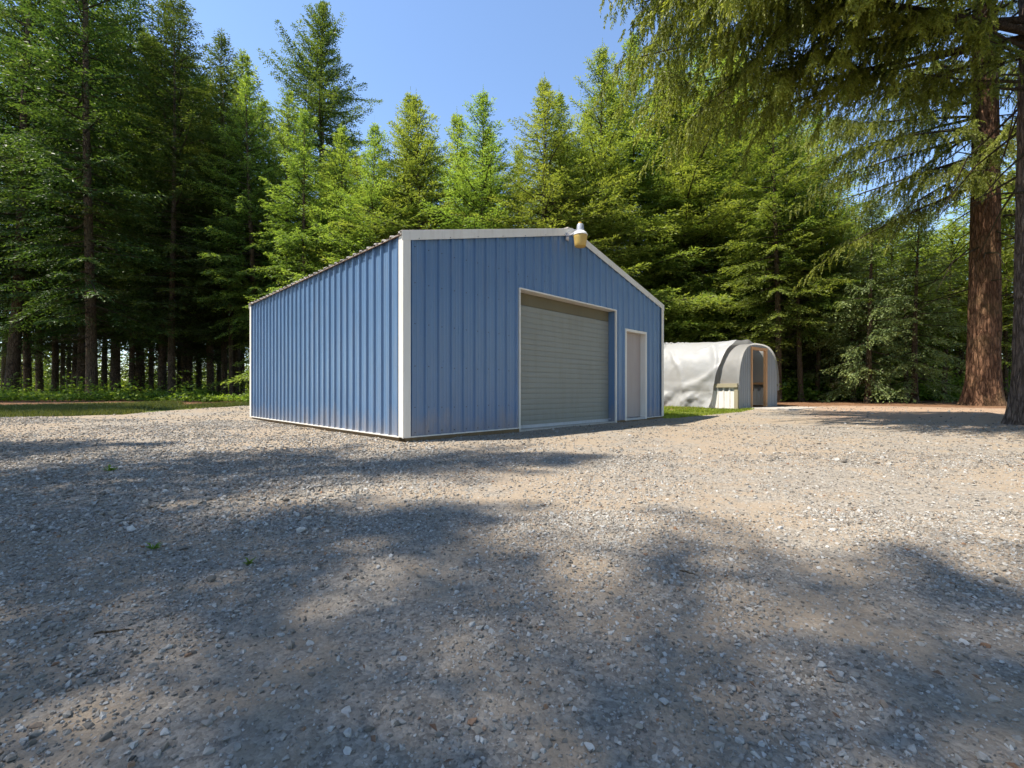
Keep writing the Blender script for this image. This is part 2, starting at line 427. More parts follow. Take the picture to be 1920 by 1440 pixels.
# ------------------------------------------------------------------ shed frame of reference
TH = 0.7821
NEAR = np.array([-1.4747, 6.1463])
UX, UY = math.cos(TH), math.sin(TH)
SW, SL, SH, SR = 7.414, 7.07, 2.84, 3.81      # width of the front, depth, eaves, ridge
def to_shed(x, y):                              # along the front, and into the shed
    dx, dy = x - NEAR[0], y - NEAR[1]
    return dx * UX + dy * UY, -dx * UY + dy * UX
def in_shed(x, y, pad=0.0):
    u, v = to_shed(x, y)
    return (u > -pad) & (u < SW + pad) & (v > -pad) & (v < SL + pad)

# ------------------------------------------------------------------ gravel stones (uncountable)
def hull_protos(n):
    out = []
    for k in range(n):
        bm = bmesh.new()
        for i in range(11):
            v = Vector((random.gauss(0, 1), random.gauss(0, 1), random.gauss(0, 1))).normalized()
            v *= random.uniform(0.75, 1.0)
            bm.verts.new((v.x * 0.5, v.y * 0.5 * random.uniform(0.65, 0.9), v.z * 0.34))
        bmesh.ops.convex_hull(bm, input=bm.verts)
        bmesh.ops.delete(bm, geom=[v for v in bm.verts if not v.link_faces], context='VERTS')
        bmesh.ops.triangulate(bm, faces=bm.faces)
        bm.verts.index_update()
        out.append((np.array([v.co[:] for v in bm.verts]), np.array([[v.index for v in f.verts] for f in bm.faces])))
        bm.free()
    return out
PROTOS = hull_protos(9)

def scatter_stones(pts, size, tint):
    VV, FF, TT = [], [], []; base = 0
    which = RNG.integers(0, len(PROTOS), len(pts))
    for k, (pv, pf) in enumerate(PROTOS):
        sel = np.where(which == k)[0]; n = len(sel)
        if n == 0: continue
        a = RNG.uniform(0, 2 * np.pi, n); b = RNG.normal(0, 0.35, n); c = RNG.normal(0, 0.35, n)
        ca, sa, cb, sb, cc, s_c = np.cos(a), np.sin(a), np.cos(b), np.sin(b), np.cos(c), np.sin(c)
        Rz = np.zeros((n, 3, 3)); Rz[:, 0, 0] = ca; Rz[:, 0, 1] = -sa; Rz[:, 1, 0] = sa; Rz[:, 1, 1] = ca; Rz[:, 2, 2] = 1
        Ry = np.zeros((n, 3, 3)); Ry[:, 0, 0] = cb; Ry[:, 0, 2] = sb; Ry[:, 1, 1] = 1; Ry[:, 2, 0] = -sb; Ry[:, 2, 2] = cb
        Rx = np.zeros((n, 3, 3)); Rx[:, 0, 0] = 1; Rx[:, 1, 1] = cc; Rx[:, 1, 2] = -s_c; Rx[:, 2, 1] = s_c; Rx[:, 2, 2] = cc
        Rm = Rz @ Ry @ Rx
        v = np.einsum('nij,kj->nki', Rm, pv) * size[sel][:, None, None]
        v = v + pts[sel][:, None, :]
        VV.append(v.reshape(-1, 3))
        FF.append((pf[None] + (base + np.arange(n) * len(pv))[:, None, None]).reshape(-1, 3))
        TT.append(np.repeat(tint[sel], len(pv))); base += n * len(pv)
    return np.vstack(VV), np.vstack(FF), np.concatenate(TT)

def stone_field(d0, d1, n, s0, s1, sd=0.45, thin=0.0):
    d = np.sqrt(RNG.uniform(d0 ** 2, d1 ** 2, n)); x = d * RNG.uniform(-1.22, 1.22, n)
    q = np.hypot(x, d) / yard_r(np.arctan2(x, d))
    dens = smooth01((fbm(x * 0.8 + 3, d * 0.8, 4) - 0.30) / 0.25) * (1 - thin) + thin
    lit = smooth01((x * 0.35 + 1.2 - d * 0.12) / 2.5)          # more fines, fewer stones towards the right-hand track
    dq = np.maximum(d - 1, 0); tr_ = np.minimum(np.abs(x - (1.1 + 0.16 * dq ** 1.25)), np.abs(x - (-0.55 + 0.20 * dq ** 1.3)))
    dens = dens * (0.42 + 0.58 * smooth01((tr_ - 0.16) / 0.25))
    ok = (q < 0.975) & ~in_shed(x, d, 0.02) & (RNG.random(n) < dens * (1 - 0.55 * lit))
    x, d = x[ok], d[ok]; m = len(x)
    s = np.clip(np.exp(RNG.normal(math.log((s0 + s1) / 2), sd, m)), s0 * 0.6, s1 * 2.4)
    z = yard_z(x, d) + s * 0.06
    t = np.clip(RNG.normal(0.50, 0.20, m) - 0.02 - 0.10 * smooth01((d - 3.0) / 2.5), 0.02, 0.78)
    br = RNG.random(m); t = np.where(br < 0.035, RNG.uniform(0.9, 1.0, m), t)
    return np.stack([x, d, z], -1), s, t
P1 = [stone_field(0.7, 2.6, 150000, 0.005, 0.0125, 0.55, 0.55), stone_field(2.2, 5.0, 110000, 0.008, 0.0165, 0.5, 0.5),
      stone_field(4.0, 9.0, 44000, 0.016, 0.032, 0.4, 0.4), stone_field(8.0, 17, 26000, 0.025, 0.05, 0.35, 0.3)]
# heaped coarser stone along the left side of the yard
n = 26000
d = np.sqrt(RNG.uniform(2.2 ** 2, 10.5 ** 2, n)); x = -d * RNG.uniform(0.15, 1.25, n)
ok = (RNG.random(n) < smooth01((fbm(x * 0.5 + 8, d * 0.5 + 2, 3) - 0.28) / 0.2)) & ~in_shed(x, d, 0.03) & (np.hypot(x, d) < 0.96 * yard_r(np.arctan2(x, d)))
x, d = x[ok], d[ok]; s = np.clip(np.exp(RNG.normal(math.log(0.030), 0.3, len(x))), 0.015, 0.07)
P1.append((np.stack([x, d, yard_z(x, d) + s * 0.12], -1), s, np.clip(RNG.normal(0.5, 0.18, len(x)), 0.02, 0.88)))
pts = np.vstack([p[0] for p in P1]); sz = np.concatenate([p[1] for p in P1]); ti = np.concatenate([p[2] for p in P1])
V, Fc, T = scatter_stones(pts, sz, ti)
tag(link('gravel', mesh_np('gravel', V, Fc, M['stone'], False, {'tint': T})),
    'loose grey crushed gravel strewn over the yard', 'gravel', kind='stuff')

# fallen needles, cone scales and bits of bark on the gravel
n = 1500
d = np.sqrt(RNG.uniform(0.75 ** 2, 9 ** 2, n)); x = d * RNG.uniform(-1.2, 1.2, n)
ok = ~in_shed(x, d, 0.05); x, d = x[ok], d[ok]; n = len(x)
ln = RNG.uniform(0.004, 0.011, n) * (1 + d * 0.12); a = RNG.uniform(0, np.pi, n); w = ln * RNG.uniform(0.2, 0.5, n)
lx, ly = np.cos(a) * ln, np.sin(a) * ln; wx, wy = -np.sin(a) * w, np.cos(a) * w; z = yard_z(x, d) + 0.012
c4 = [np.stack([x - lx, d - ly, z], -1), np.stack([x + wx, d + wy, z + RNG.uniform(0, .010, n)], -1), np.stack([x + lx, d + ly, z + RNG.uniform(0, .008, n)], -1), np.stack([x - wx, d - wy, z + RNG.uniform(0, .010, n)], -1)]
V = np.stack(c4, 1).reshape(-1, 3); Fq = np.arange(4 * n).reshape(-1, 4)
tag(link('leaf_litter', mesh_np('leaf_litter', V, Fq, M['rust'])), 'small rusty brown scraps of bark and cone scattered on the gravel', 'litter', kind='stuff')

# ------------------------------------------------------------------ single stones and sticks one can point to
def rock(px, py, size, tint, label, squash=0.7):
    d = CAMH * F / (py - HZ); x = px2x(px, d)
    bm = bmesh.new()
    for i in range(26):
        v = Vector((random.gauss(0, 1), random.gauss(0, 1), random.gauss(0, 1))).normalized() * random.uniform(0.8, 1)
        bm.verts.new((v.x * 0.5, v.y * 0.34, v.z * 0.5 * squash))
    bmesh.ops.convex_hull(bm, input=bm.verts)
    bmesh.ops.delete(bm, geom=[v for v in bm.verts if not v.link_faces], context='VERTS')
    me = bpy.data.meshes.new('rock'); bm.to_mesh(me); bm.free()
    me.materials.append(M['stone'])
    a_ = me.attributes.new('tint', 'FLOAT', 'POINT'); a_.data.foreach_set('value', [tint] * len(me.vertices))
    o = link('rock', me, None, (x, d, float(yard_z(np.array([x]), np.array([d]))[0]) + size * squash * 0.30), random.uniform(0, 3))
    o.scale = (size,) * 3
    return tag(o, label, 'stone', 'larger stones lying on the gravel')
rock(395, 1090, 0.042, 0.12, 'dark blue grey angular stone standing up in the gravel at left of the yard')
rock(545, 1207, 0.036, 0.30, 'flat mid grey stone in the nearest gravel at left of the middle')
rock(345, 1028, 0.050, 0.22, 'flat dark grey stone on the coarse gravel near the small round sun patch', 0.4)
rock(1308, 1307, 0.022, 0.60, 'pale round grey stone lying in the nearest gravel right of the middle')
rock(855, 1105, 0.028, 0.45, 'smooth rounded grey pebble just in front of the faint sun patch', 0.75)
rock(1880, 1090, 0.055, 0.15, 'dark grey stone in the shaded gravel at the right edge', 0.5)
def stick(px, py, ln, ang, label):
    d = CAMH * F / (py - HZ); x = px2x(px, d); b = MB(); p = []
    for i in range(6):
        t = i / 5 - 0.5
        p.append((t * ln * math.cos(ang) + random.gauss(0, ln * .012), t * ln * math.sin(ang) + random.gauss(0, ln * .012), 0.012 + random.uniform(0, .004)))
    b.tube(p, [0.003, 0.0035, 0.003, 0.003, 0.0025, 0.0015], 6)
    o = b.build('stick', M['twig'], None, True); o.location = (x, d, float(yard_z(np.array([x]), np.array([d]))[0]))
    return tag(o, label, 'stick')
stick(210, 1196, 0.085, 0.25, 'short pale dry stick lying on the shaded gravel at left')
stick(1290, 1080, 0.06, -0.7, 'tiny straw coloured twig on the gravel beyond the bright sun patch')

def weed(px, py, r, label):
    d = CAMH * F / (py - HZ); x = px2x(px, d); n = 26
    a = RNG.uniform(0, 6.28, n); V = []
    for k in range(n):
        l = r * RNG.uniform(.5, 1.2); w_ = l * .13; c, s_ = math.cos(a[k]), math.sin(a[k]); t = RNG.uniform(.3, 1.1)
        V += [(-s_ * w_, c * w_, 0), (c * l * .5 + s_ * w_, s_ * l * .5 - c * w_, l * t * .6), (c * l, s_ * l, l * t * .75), (c * l * .5 - s_ * w_, s_ * l * .5 + c * w_, l * t * .6)]
    me = mesh_np('weed', V, np.arange(4 * n).reshape(-1, 4), M['leaf'], False, {'tint': RNG.uniform(.2, .8, 4 * n)})
    o = link('weed', me, None, (x, d, float(yard_z(np.array([x]), np.array([d]))[0]) + .004))
    return tag(o, label, 'weed')
weed(207, 884, 0.07, 'small green weed in the coarse gravel at left, nearest the forest side')
weed(288, 1031, 0.035, 'tiny green weed in the shaded gravel beside the flat dark stone')
weed(468, 1059, 0.03, 'tiny weed tuft on the packed dusty patch left of the middle')

# ------------------------------------------------------------------ the shed
PITCH, RD = 0.2286, 0.032
def rib_profile(length, off=0.0):
    """(t, depth) points of ribbed sheet along a wall"""
    pts = []
    t = off
    while t < length:
        for dt, de in ((0, 0), (0.018, RD), (0.043, RD), (0.061, 0), (0.103, 0), (0.108, .0035), (0.118, .0035), (0.123, 0), (0.163, 0), (0.168, .0035), (0.178, .0035), (0.183, 0)):
            if 0 <= t + dt <= length: pts.append((t + dt, de))
        t += PITCH
    if pts[0][0] > 0.0005: pts = [(0.0, 0.0)] + pts
    if pts[-1][0] < length - 0.0005: pts.append((length, 0.0))
    return pts
def sheet(prof, t0, t1, z0, ztop, place, mb, mi=0):
    tt = [t for t, _ in prof]; dd = [q for _, q in prof]
    ts = sorted(set([t0, t1] + [t for t in tt if t0 < t < t1] + ([SW / 2] if t0 < SW / 2 < t1 else [])))
    vs = []
    for t in ts:
        q = float(np.interp(t, tt, dd))
        za = z0(t) if callable(z0) else z0; zb = ztop(t) if callable(ztop) else ztop
        vs += [place(t, q, za), place(t, q, zb)]
    mb.add(vs, [(2 * i, 2 * i + 2, 2 * i + 3, 2 * i + 1) for i in range(len(ts) - 1)], mi)

shed = empty('shed', (NEAR[0], NEAR[1], 0), TH)
tag(shed, 'blue ribbed steel shed with white trim and a shut grey roll up door', 'shed')
Z0 = 0.065
def roofz(t): return SH + (SR - SH) * (1 - abs(t - SW / 2) / (SW / 2))
OP0, OP1, OPZ = 2.247, 5.255, 2.45
D0, D1, DZ = 5.627, 6.586, 2.10
# front wall: local x along front, local -y outward
fp = rib_profile(SW, 0.09)
w = MB(); pf = lambda t, q, z: (t, -q, z)
top = lambda t: roofz(t) - 0.02
sheet(fp, 0, OP0, Z0, top, pf, w); sheet(fp, OP0, OP1, OPZ, top, pf, w); sheet(fp, OP1, D0, Z0 - 0.02, top, pf, w)
sheet(fp, D0, D1, DZ, top, pf, w); sheet(fp, D1, SW, Z0, top, pf, w)
def dot(mb, c, nrm, r=0.0085):
    c = Vector(c); nrm = Vector(nrm); a = nrm.cross(Vector((0, 0, 1))).normalized(); b = nrm.cross(a)
    ring = [c + nrm * 0.001 + (a * math.cos(k * math.pi / 3) + b * math.sin(k * math.pi / 3)) * r for k in range(6)]
    tip = [c + nrm * 0.008 + (a * math.cos(k * math.pi / 3) + b * math.sin(k * math.pi / 3)) * r * 0.6 for k in range(6)]
    mb.add(ring + tip, [(k, (k + 1) % 6, 6 + (k + 1) % 6, 6 + k) for k in range(6)] + [tuple(range(6, 12))], 1)
for k in range(33):
    t = 0.09 + k * PITCH + 0.083
    for zz in (0.12, 0.46, 1.04, 1.63, 2.2, 2.7):
        if t < SW - 0.15 and not (OP0 - .05 < t < OP1 + .05 and zz < OPZ + .05) and not (D0 - .05 < t < D1 + .05 and zz < DZ + .05):
            dot(w, (t, -0.0005, zz + random.uniform(-.008, .008)), (0, -1, 0))
w.build('wall', [M['blue'], M['screw']], shed)
# left wall: outward -x
lp = rib_profile(SL, 0.10)
w = MB(); pl = lambda t, q, z: (-q, t, z)
sheet(lp, 0, SL, Z0, SH - 0.01, pl, w)
for k in range(31):
    t = 0.10 + k * PITCH + 0.085
    for zz in (0.12, 0.46, 1.04, 1.63, 2.2):
        if t < SL - 0.12: dot(w, (-0.0005, t, zz + random.uniform(-.008, .008)), (-1, 0, 0))
w.build('wall', [M['blue'], M['screw']], shed)
w = MB(); sheet(fp, 0, SW, Z0, top, lambda t, q, z: (t, SL + q, z), w); w.build('wall', M['blue'], shed)
w = MB(); sheet(lp, 0, SL, Z0, SH - 0.01, lambda t, q, z: (SW + q, t, z), w); w.build('wall', M['blue'], shed)
# roof sheets, ribs running from ridge to eaves
slope = math.hypot(SW / 2, SR - SH)
for s in (0, 1):
    w = MB(); prof = rib_profile(SL + 0.06, 0.03)
    e = 0.055
    vs = []
    for t, q in prof:
        y = t - 0.02
        xe, ze = -e, SH - e * (SR - SH) / (SW / 2)
        xr, zr = SW / 2, SR
        if s: xe, xr = SW + e, SW / 2 + 0.001
        vs += [(xe, y, ze + q * 1.15 + 0.005), (xr, y, zr + q * 1.15 + 0.005), (xe, y, ze + q - 0.004)]
    fs = []
    for i in range(len(prof) - 1):
        a, b = 3 * i, 3 * i + 3
        fs += [(a, b, b + 1, a + 1), (a, a + 2, b + 2, b)]
    w.add(vs, fs)
    if s == 0:      # rusty needle litter caught along the eaves
        for k in range(900):
            y = random.uniform(0.02, SL); x = -e + abs(random.gauss(0, 0.03)) - 0.004; z = SH - e * .26 + 0.007 + random.uniform(0, .012)
            a = random.uniform(0, 3.1); l = random.uniform(.015, .045)
            dx, dy = math.cos(a) * l, math.sin(a) * l
            w.add([(x - dx, y - dy, z), (x + dy * .2, y - dx * .2, z + .008), (x + dx, y + dy, z + random.uniform(-.015, .01)), (x - dy * .2, y + dx * .2, z + .004)], [(0, 1, 2, 3)], 1)
        w.box(-e - 0.004, -e + 0.004, 0.0, SL, SH - e * .26 - 0.016, SH - e * .26 - 0.0045, 1)
    w.build('roof', [M['roof'], M['rust']], shed)
w = MB(); w.bar((SW / 2, -0.02, SR + 0.035), (SW / 2, SL + 0.03, SR + 0.035), 0.26, 0.012); w.build('ridge_cap', M['roof'], shed)
# corner trims (L-shaped)
def corner(cx, cy, sx, sy):
    b = MB(); wv = 0.082; o = 0.034
    b.box(*sorted((cx + sx * o, cx - sx * wv)), *sorted((cy + sy * (o + .004), cy + sy * o)), Z0 - .005, SH - 0.03)
    b.box(*sorted((cx + sx * o, cx + sx * (o + .004))), *sorted((cy + sy * (o + .004), cy - sy * wv)), Z0 - .005, SH - 0.03)
    b.build('corner_trim', M['white'], shed, bevel=0.002)
corner(0, 0, -1, -1); corner(SW, 0, 1, -1); corner(0, SL, -1, 1); corner(SW, SL, 1, 1)
# rake trims front and back
for yy, sg in ((0, -1), (SL, 1)):
    for (xa, za, xb, zb) in ((-0.055, SH - .014, SW / 2, SR), (SW / 2, SR, SW + .055, SH - .014)):
        b = MB(); y0, y1 = sorted((yy + sg * 0.036, yy + sg * 0.042)); h = 0.135
        vs = [(x, y, z) for y in (y0, y1) for (x, z) in ((xa, za + .04), (xb, zb + .04), (xb, zb + .04 - h), (xa, za + .04 - h))]
        b.add(vs, [(0, 1, 2, 3), (4, 7, 6, 5), (0, 4, 5, 1), (1, 5, 6, 2), (2, 6, 7, 3), (3, 7, 4, 0)])
        y0, y1 = sorted((yy + sg * 0.036, yy - sg * 0.06))
        vs = [(x, y, z) for y in (y0, y1) for (x, z) in ((xa, za + .045), (xb, zb + .045), (xb, zb + .0415), (xa, za + .0415))]
        b.add(vs, [(0, 1, 2, 3), (4, 7, 6, 5), (0, 4, 5, 1), (1, 5, 6, 2), (2, 6, 7, 3), (3, 7, 4, 0)])
        if sg < 0 and xa < 0:      # lap joint and rivets
            t = 0.175; x = xa + (xb - xa) * t; z = za + (zb - za) * t
            b.box(x, x + 0.004, yy - 0.0445, yy - 0.0415, z + .04 - h, z + .04)
        for k in range(7):
            t = (k + .5) / 7; x = xa + (xb - xa) * t; z = za + (zb - za) * t - 0.075
            dot(b, (x, yy + sg * 0.042, z), (0, sg, 0), 0.007)
        b.build('rake_trim', [M['white'], M['screw']], shed)
# base trims and timber skids
b = MB()
b.box(-0.036, -0.002, 0.07, SL, Z0 - 0.012, Z0 + 0.004); b.build('base_trim', M['white'], shed)
b = MB(); b.box(-0.036, OP0, -0.037, -0.002, Z0 - 0.0125, Z0 + 0.0035); b.build('base_trim', M['white'], shed)
b = MB(); b.box(D1 + 0.05, SW, -0.034, -0.002, Z0 - 0.012, Z0 + 0.003); b.build('base_trim', M['white'], shed)
b = MB(); b.box(0.0, 0.14, -0.028, SL, -0.10, Z0 - 0.013); b.build('skid', M['skid'], shed)
b = MB(); b.box(0.0, OP0 - .02, -0.030, 0.12, -0.10, Z0 - 0.0135); b.build('skid', M['skid'], shed)
b = MB(); b.box(OP1, SW, -0.028, 0.12, -0.1, Z0 - 0.022); b.build('skid', M['skid'], shed)
b = MB(); b.box(SW - 0.14, SW, 0.13, SL, -0.10, Z0 - 0.013); b.box(0.15, SW - .15, SL - .14, SL, -.1, Z0 - .013); b.build('skid', M['skid'], shed)

# roll-up door
rd = MB(); REC = 0.177
ns = 22; zb0 = 0.055; hh = (OPZ - 0.02 - 0.20 - zb0) / ns
prof = []
for k in range(ns):
    z = zb0 + k * hh
    for q, dz in ((0.007, 0.0), (0.012, 0.006), (0.0145, 0.35 * hh), (0.014, 0.7 * hh), (0.011, hh - 0.008), (0.007, hh - 0.003)):
        prof.append((q, z + dz))
prof.append((0.0, zb0 + ns * hh))
vs = []
for q, z in prof: vs += [(OP0 - 0.03, REC - q, z), (OP1 + 0.03, REC - q, z)]
rd.add(vs, [(2 * i, 2 * i + 1, 2 * i + 3, 2 * i + 2) for i in range(len(prof) - 1)])
rdo = rd.build('roll_up_door', M['slat'], shed)
b = MB(); b.box(OP0 + 0.005, OP1 - 0.06, REC - 0.05, REC - 0.017, 0.03, 0.085); b.build('bottom_rail', M['galv'], rdo)
b = MB(); b.box(OP1 - 0.075, OP1 - 0.045, REC - 0.10, REC - 0.055, 0.07, 0.095); b.build('latch', M['galv'], rdo)
b = MB(); b.box(OP0 - 0.03, OP1 + 0.03, REC - 0.012, REC + 0.03, OPZ - 0.218, OPZ + 0.05); b.build('header', M['header'], shed)
b = MB()   # jamb linings (blue) and thin white edge trim round the opening
b.box(OP1 - 0.008, OP1, 0.004, REC - 0.018, 0.0, OPZ - 0.006)
b.build('jamb', M['blue'], shed); b = MB(); b.box(OP0, OP0 + .008, 0.004, REC - .018, 0.0, OPZ - 0.006)
b.build('jamb', M['blue'], shed)
b = MB(); b.box(OP0, OP1, 0.0035, REC - 0.014, OPZ - 0.006, OPZ + .004); b.build('jamb', M['white'], shed)
b = MB()
b.box(OP0 - 0.022, OP0 + 0.004, -0.037, 0.003, 0.02, OPZ + 0.016); b.box(OP1 - 0.004, OP1 + 0.024, -0.037, 0.003, -0.02, OPZ + 0.016)
b.box(OP0 + 0.004, OP1 - 0.004, -0.0375, 0.0025, OPZ - 0.008, OPZ + 0.018)
b.build('door_trim', M['white'], shed, bevel=0.002)
b = MB(); b.box(OP0 - .02, OP1 + .02, -0.02, 0.5, -0.1, 0.028); b.build('threshold', M['concrete'], shed)
# person door
dr = MB(); FW = 0.055; dy = 0.10
dr.box(D0 + FW, D1 - FW, dy, dy + 0.045, 0.085, DZ - FW - .004)
dro = dr.build('door', M['door'], shed, bevel=0.003)
b = MB()
b.box(D0, D0 + FW, -0.040, dy - 0.012, 0.03, DZ); b.box(D1 - FW, D1, -0.040, dy - .012, 0.03, DZ)
b.box(D0 + FW, D1 - FW, -0.0395, dy - .0125, DZ - FW, DZ)
b.box(D0 + FW - .012, D0 + FW, dy - .012, dy + .06, 0.03, DZ - .01); b.box(D1 - FW, D1 - FW + .012, dy - .012, dy + .06, .03, DZ - .01)
b.box(D0 + FW, D1 - FW, dy + .0, dy + .06, DZ - FW, DZ - .01)
b.build('door_frame', M['white'], dro, bevel=0.002)
b = MB(); b.box(D0 + FW, D1 - FW, -0.03, dy + .05, 0.03, 0.075); b.build('sill', M['galv'], dro)
b = MB(); hx, hz = D0 + FW + 0.065, 1.02
b.lathe([(0.03, 0), (0.03, 0.006), (0.012, 0.01), (0.012, 0.03), (0.025, 0.038), (0.028, 0.052), (0.02, 0.064), (0.005, 0.067)], 16)
ho = b.build('handle', M['brass'], dro, True); ho.location = (hx, dy, hz); ho.rotation_euler = (math.pi / 2, 0, 0)
# concrete floor slab inside the shed
b = MB(); b.box(0.02, SW - .02, 0.30, SL - .02, 0.0, 0.02); b.build('floor', M['concrete'], shed)

# yard light on the gable peak
lx, ly, lz = SW / 2 - 0.06, -0.26, 3.545
lamp = empty('yard_light', (NEAR[0] + lx * UX - ly * UY, NEAR[1] + lx * UY + ly * UX, lz), TH)
tag(lamp, 'barn yard light with amber bowl and grey can on the shed gable peak', 'lamp')
b = MB(); b.lathe([(0.098, -0.115), (0.106, -0.105), (0.112, -0.05), (0.124, 0.03), (0.134, 0.095), (0.130, 0.105)], 32); b.build('bowl', M['bowl'], lamp, True)
b = MB(); b.lathe([(0.137, 0.094), (0.140, 0.10), (0.138, 0.112), (0.115, 0.15), (0.085, 0.172), (0.074, 0.18)], 32); b.build('collar', M['lamp_white'], lamp, True)
b = MB(); b.lathe([(0.072, 0.178), (0.071, 0.19), (0.064, 0.29), (0.060, 0.305), (0.052, 0.31)], 28); b.build('housing', M['housing'], lamp, True)
b = MB(); b.lathe([(0.034, 0.311), (0.034, 0.335), (0.028, 0.345), (0.01, 0.348)], 20, 0, (-0.012, 0, 0)); b.build('photocell', M['bowl'], lamp, True)
b = MB(); b.tube([(-0.13, 0.215, 0.10), (-0.13, 0.10, 0.11), (-0.09, 0.03, 0.16), (-0.05, 0.0, 0.19)], 0.014, 10); b.box(-0.17, -0.09, 0.20, 0.217, 0.02, 0.16); b.tube([(-.15, .205, .12), (-.17, .16, .17), (-.12, .1, .2), (-.05, .05, .21)], 0.005, 6); b.build('bracket', M['housing'], lamp)

# ------------------------------------------------------------------ hoop greenhouse
ga = math.radians(37.0)
G0 = np.array([px2x(1383, 14.5), 14.5]); gzz = float(gz(np.array([8.2]), np.array([15.3]))[0])
gh = empty('greenhouse', (G0[0], G0[1], gzz), ga)
tag(gh, 'small hoop greenhouse with grey corrugated end wall and open timber doorway', 'greenhouse')
GW, GH, GL = 2.87, 2.13, 6.2
def arch(n=40, w=GW, h=GH, off=0.0, zs=0.55):
    """outline from left foot over the top to right foot"""
    pts = []
    for i in range(n + 1):
        t = math.pi * (1 - i / n); c, s = math.cos(t), math.sin(t)
        e = 0.74
        x = w / 2 + (w / 2 + off) * math.copysign(abs(c) ** e, c); z = zs + (h + off - zs) * abs(s) ** e
        pts.append((x, z))
    return [(pts[0][0], -0.05)] + pts + [(pts[-1][0], -0.05)]
AR = arch()
ax = np.array([p[0] for p in AR[1:-1]]); azz = np.array([p[1] for p in AR[1:-1]])
def arch_z(x): return float(np.interp(x, ax, azz))
DX0, DX1, DZT = 0.92, 1.98, 1.93
ep = []
t = 0.0
while t < GW:
    for dt, de in ((0, 0), (.02, .022), (.05, .022), (.07, 0)):
        if t + dt <= GW: ep.append((t + dt, de))
    t += 0.125
ep.append((GW, 0))
w = MB(); pe = lambda t, q, z: (t, -q, z)
sheet(ep, 0.0, DX0, -0.03, lambda t: arch_z(t) - 0.01, pe, w); sheet(ep, DX1, GW, -0.03, lambda t: arch_z(t) - 0.01, pe, w)
sheet(ep, DX0, DX1, DZT + 0.1, lambda t: max(DZT + .1, arch_z(t) - 0.01), pe, w)
w.build('end_wall', M['grey_panel'], gh)
b = MB()
b.box(DX0 - 0.045, DX0 + 0.045, -0.035, 0.06, -0.05, DZT + .10); b.box(DX1 - 0.05, DX1 + 0.06, -0.035, 0.06, -0.05, DZT + .10)
b.box(DX0 + .045, DX1 - .05, -0.034, 0.059, DZT, DZT + 0.099)
b.build('door_frame', M['cedar'], gh, bevel=0.004)
for k in range(8):     # hoops inside
    y = 0.03 + k * (GL - 0.06) / 7
    b = MB(); b.tube([(x, y, z) for x, z in arch(24, GW - 0.05, GH - 0.03)][1:-1], 0.017, 8)
    h_ = b.build('hoop', M['galv'], gh, True)
    h_.location = (0.025, 0, 0)
def side(x0, x1, y0, y1, name, mt, z0, z1, rail=True):
    b = MB(); pr = []
    t = y0
    while t < y1:
        for dt, de in ((0, 0), (.02, .02), (.05, .02), (.07, 0)):
            if t + dt <= y1: pr.append((t + dt, de))
        t += 0.2
    pr.append((y1, 0))
    vs = []
    sg = -1 if x0 < 1 else 1
    for t, q in pr: vs += [(x0 + sg * q, t, z0), (x0 + sg * q, t, z1)]
    b.add(vs, [(2 * i, 2 * i + 2, 2 * i + 3, 2 * i + 1) for i in range(len(pr) - 1)])
    b.build(name, mt, gh)
side(-0.02, 0, 0.02, GL, 'side_wall', M['white_panel'], -0.03, 0.72)
side(GW + 0.02, 0, 0.02, GL, 'side_wall', M['white_panel'], -0.03, 0.72)
for xx in (-0.09, GW + 0.02):
    b = MB(); b.box(xx, xx + 0.07, -0.03, GL, 0.66, 0.79); b.build('rail', M['grey_board'], gh, bevel=0.004)
b = MB()
for xx in (0.03, GW - .11): b.box(xx, xx + 0.08, 0.08, GL - .05, 0.78, 0.86)
b.box(.03, GW - .03, GL - 0.12, GL - .04, .78, .86); b.build('inner_rail', M['cedar'], gh)
b = MB()
for k in range(22):
    x = 0.1 + k * 0.12; b.box(x, x + .114, GL - .10, GL - .085, 0, .8)
b.build('back_board', M['white_panel'], gh)
b = MB(); bz = arch(30, GW, GH - .02)
b.add([(x, GL - 0.02, z) for x, z in bz], [tuple(range(len(bz)))]); b.build('back_screen', M['mesh'], gh)
b = MB(); b.box(-.05, .03, -.028, .09, -.06, .68); b.build('corner_post', M['grey_board'], gh)
# film cover over the front bay, tarp over the rest
def shell(y0, y1, ny, off, fold, na=46, name='cover', skirt=None):
    a = arch(na, GW, GH, off)[1:-1]
    xs = np.interp(np.linspace(0, len(a) - 1, 90), range(len(a)), [p[0] for p in a]); zs = np.interp(np.linspace(0, len(a) - 1, 90), range(len(a)), [p[1] for p in a])
    if skirt is not None:
        m = 12
        xs = np.concatenate([np.linspace(xs[0] - 0.02, xs[0], m), xs[1:-1], np.linspace(xs[-1], xs[-1] + .02, m)])
        zs = np.concatenate([np.linspace(-0.02, 0.55, m), zs[1:-1], np.linspace(.55, -0.02, m)])
    yy = np.linspace(y0, y1, ny)
    XX, YY = np.meshgrid(xs, yy); ZZ = np.repeat(zs[None], ny, 0)
    cx, cz = GW / 2, 0.6
    nx, nz = XX - cx, np.maximum(ZZ - cz, 0.0) * 1.2; ln = np.hypot(nx, nz) + 1e-6; nx, nz = nx / ln, nz / ln
    arc = np.cumsum(np.concatenate([[0], np.hypot(np.diff(xs), np.diff(zs))]))[None] + 0 * XX
    return XX, YY, ZZ, nx, nz, arc
def to_mesh(X, Y, Z):
    ny, nx = X.shape; idx = np.arange(ny * nx).reshape(ny, nx)
    f = np.stack([idx[:-1, :-1], idx[:-1, 1:], idx[1:, 1:], idx[1:, :-1]], -1).reshape(-1, 4)
    return np.stack([X, Y, Z], -1).reshape(-1, 3), f
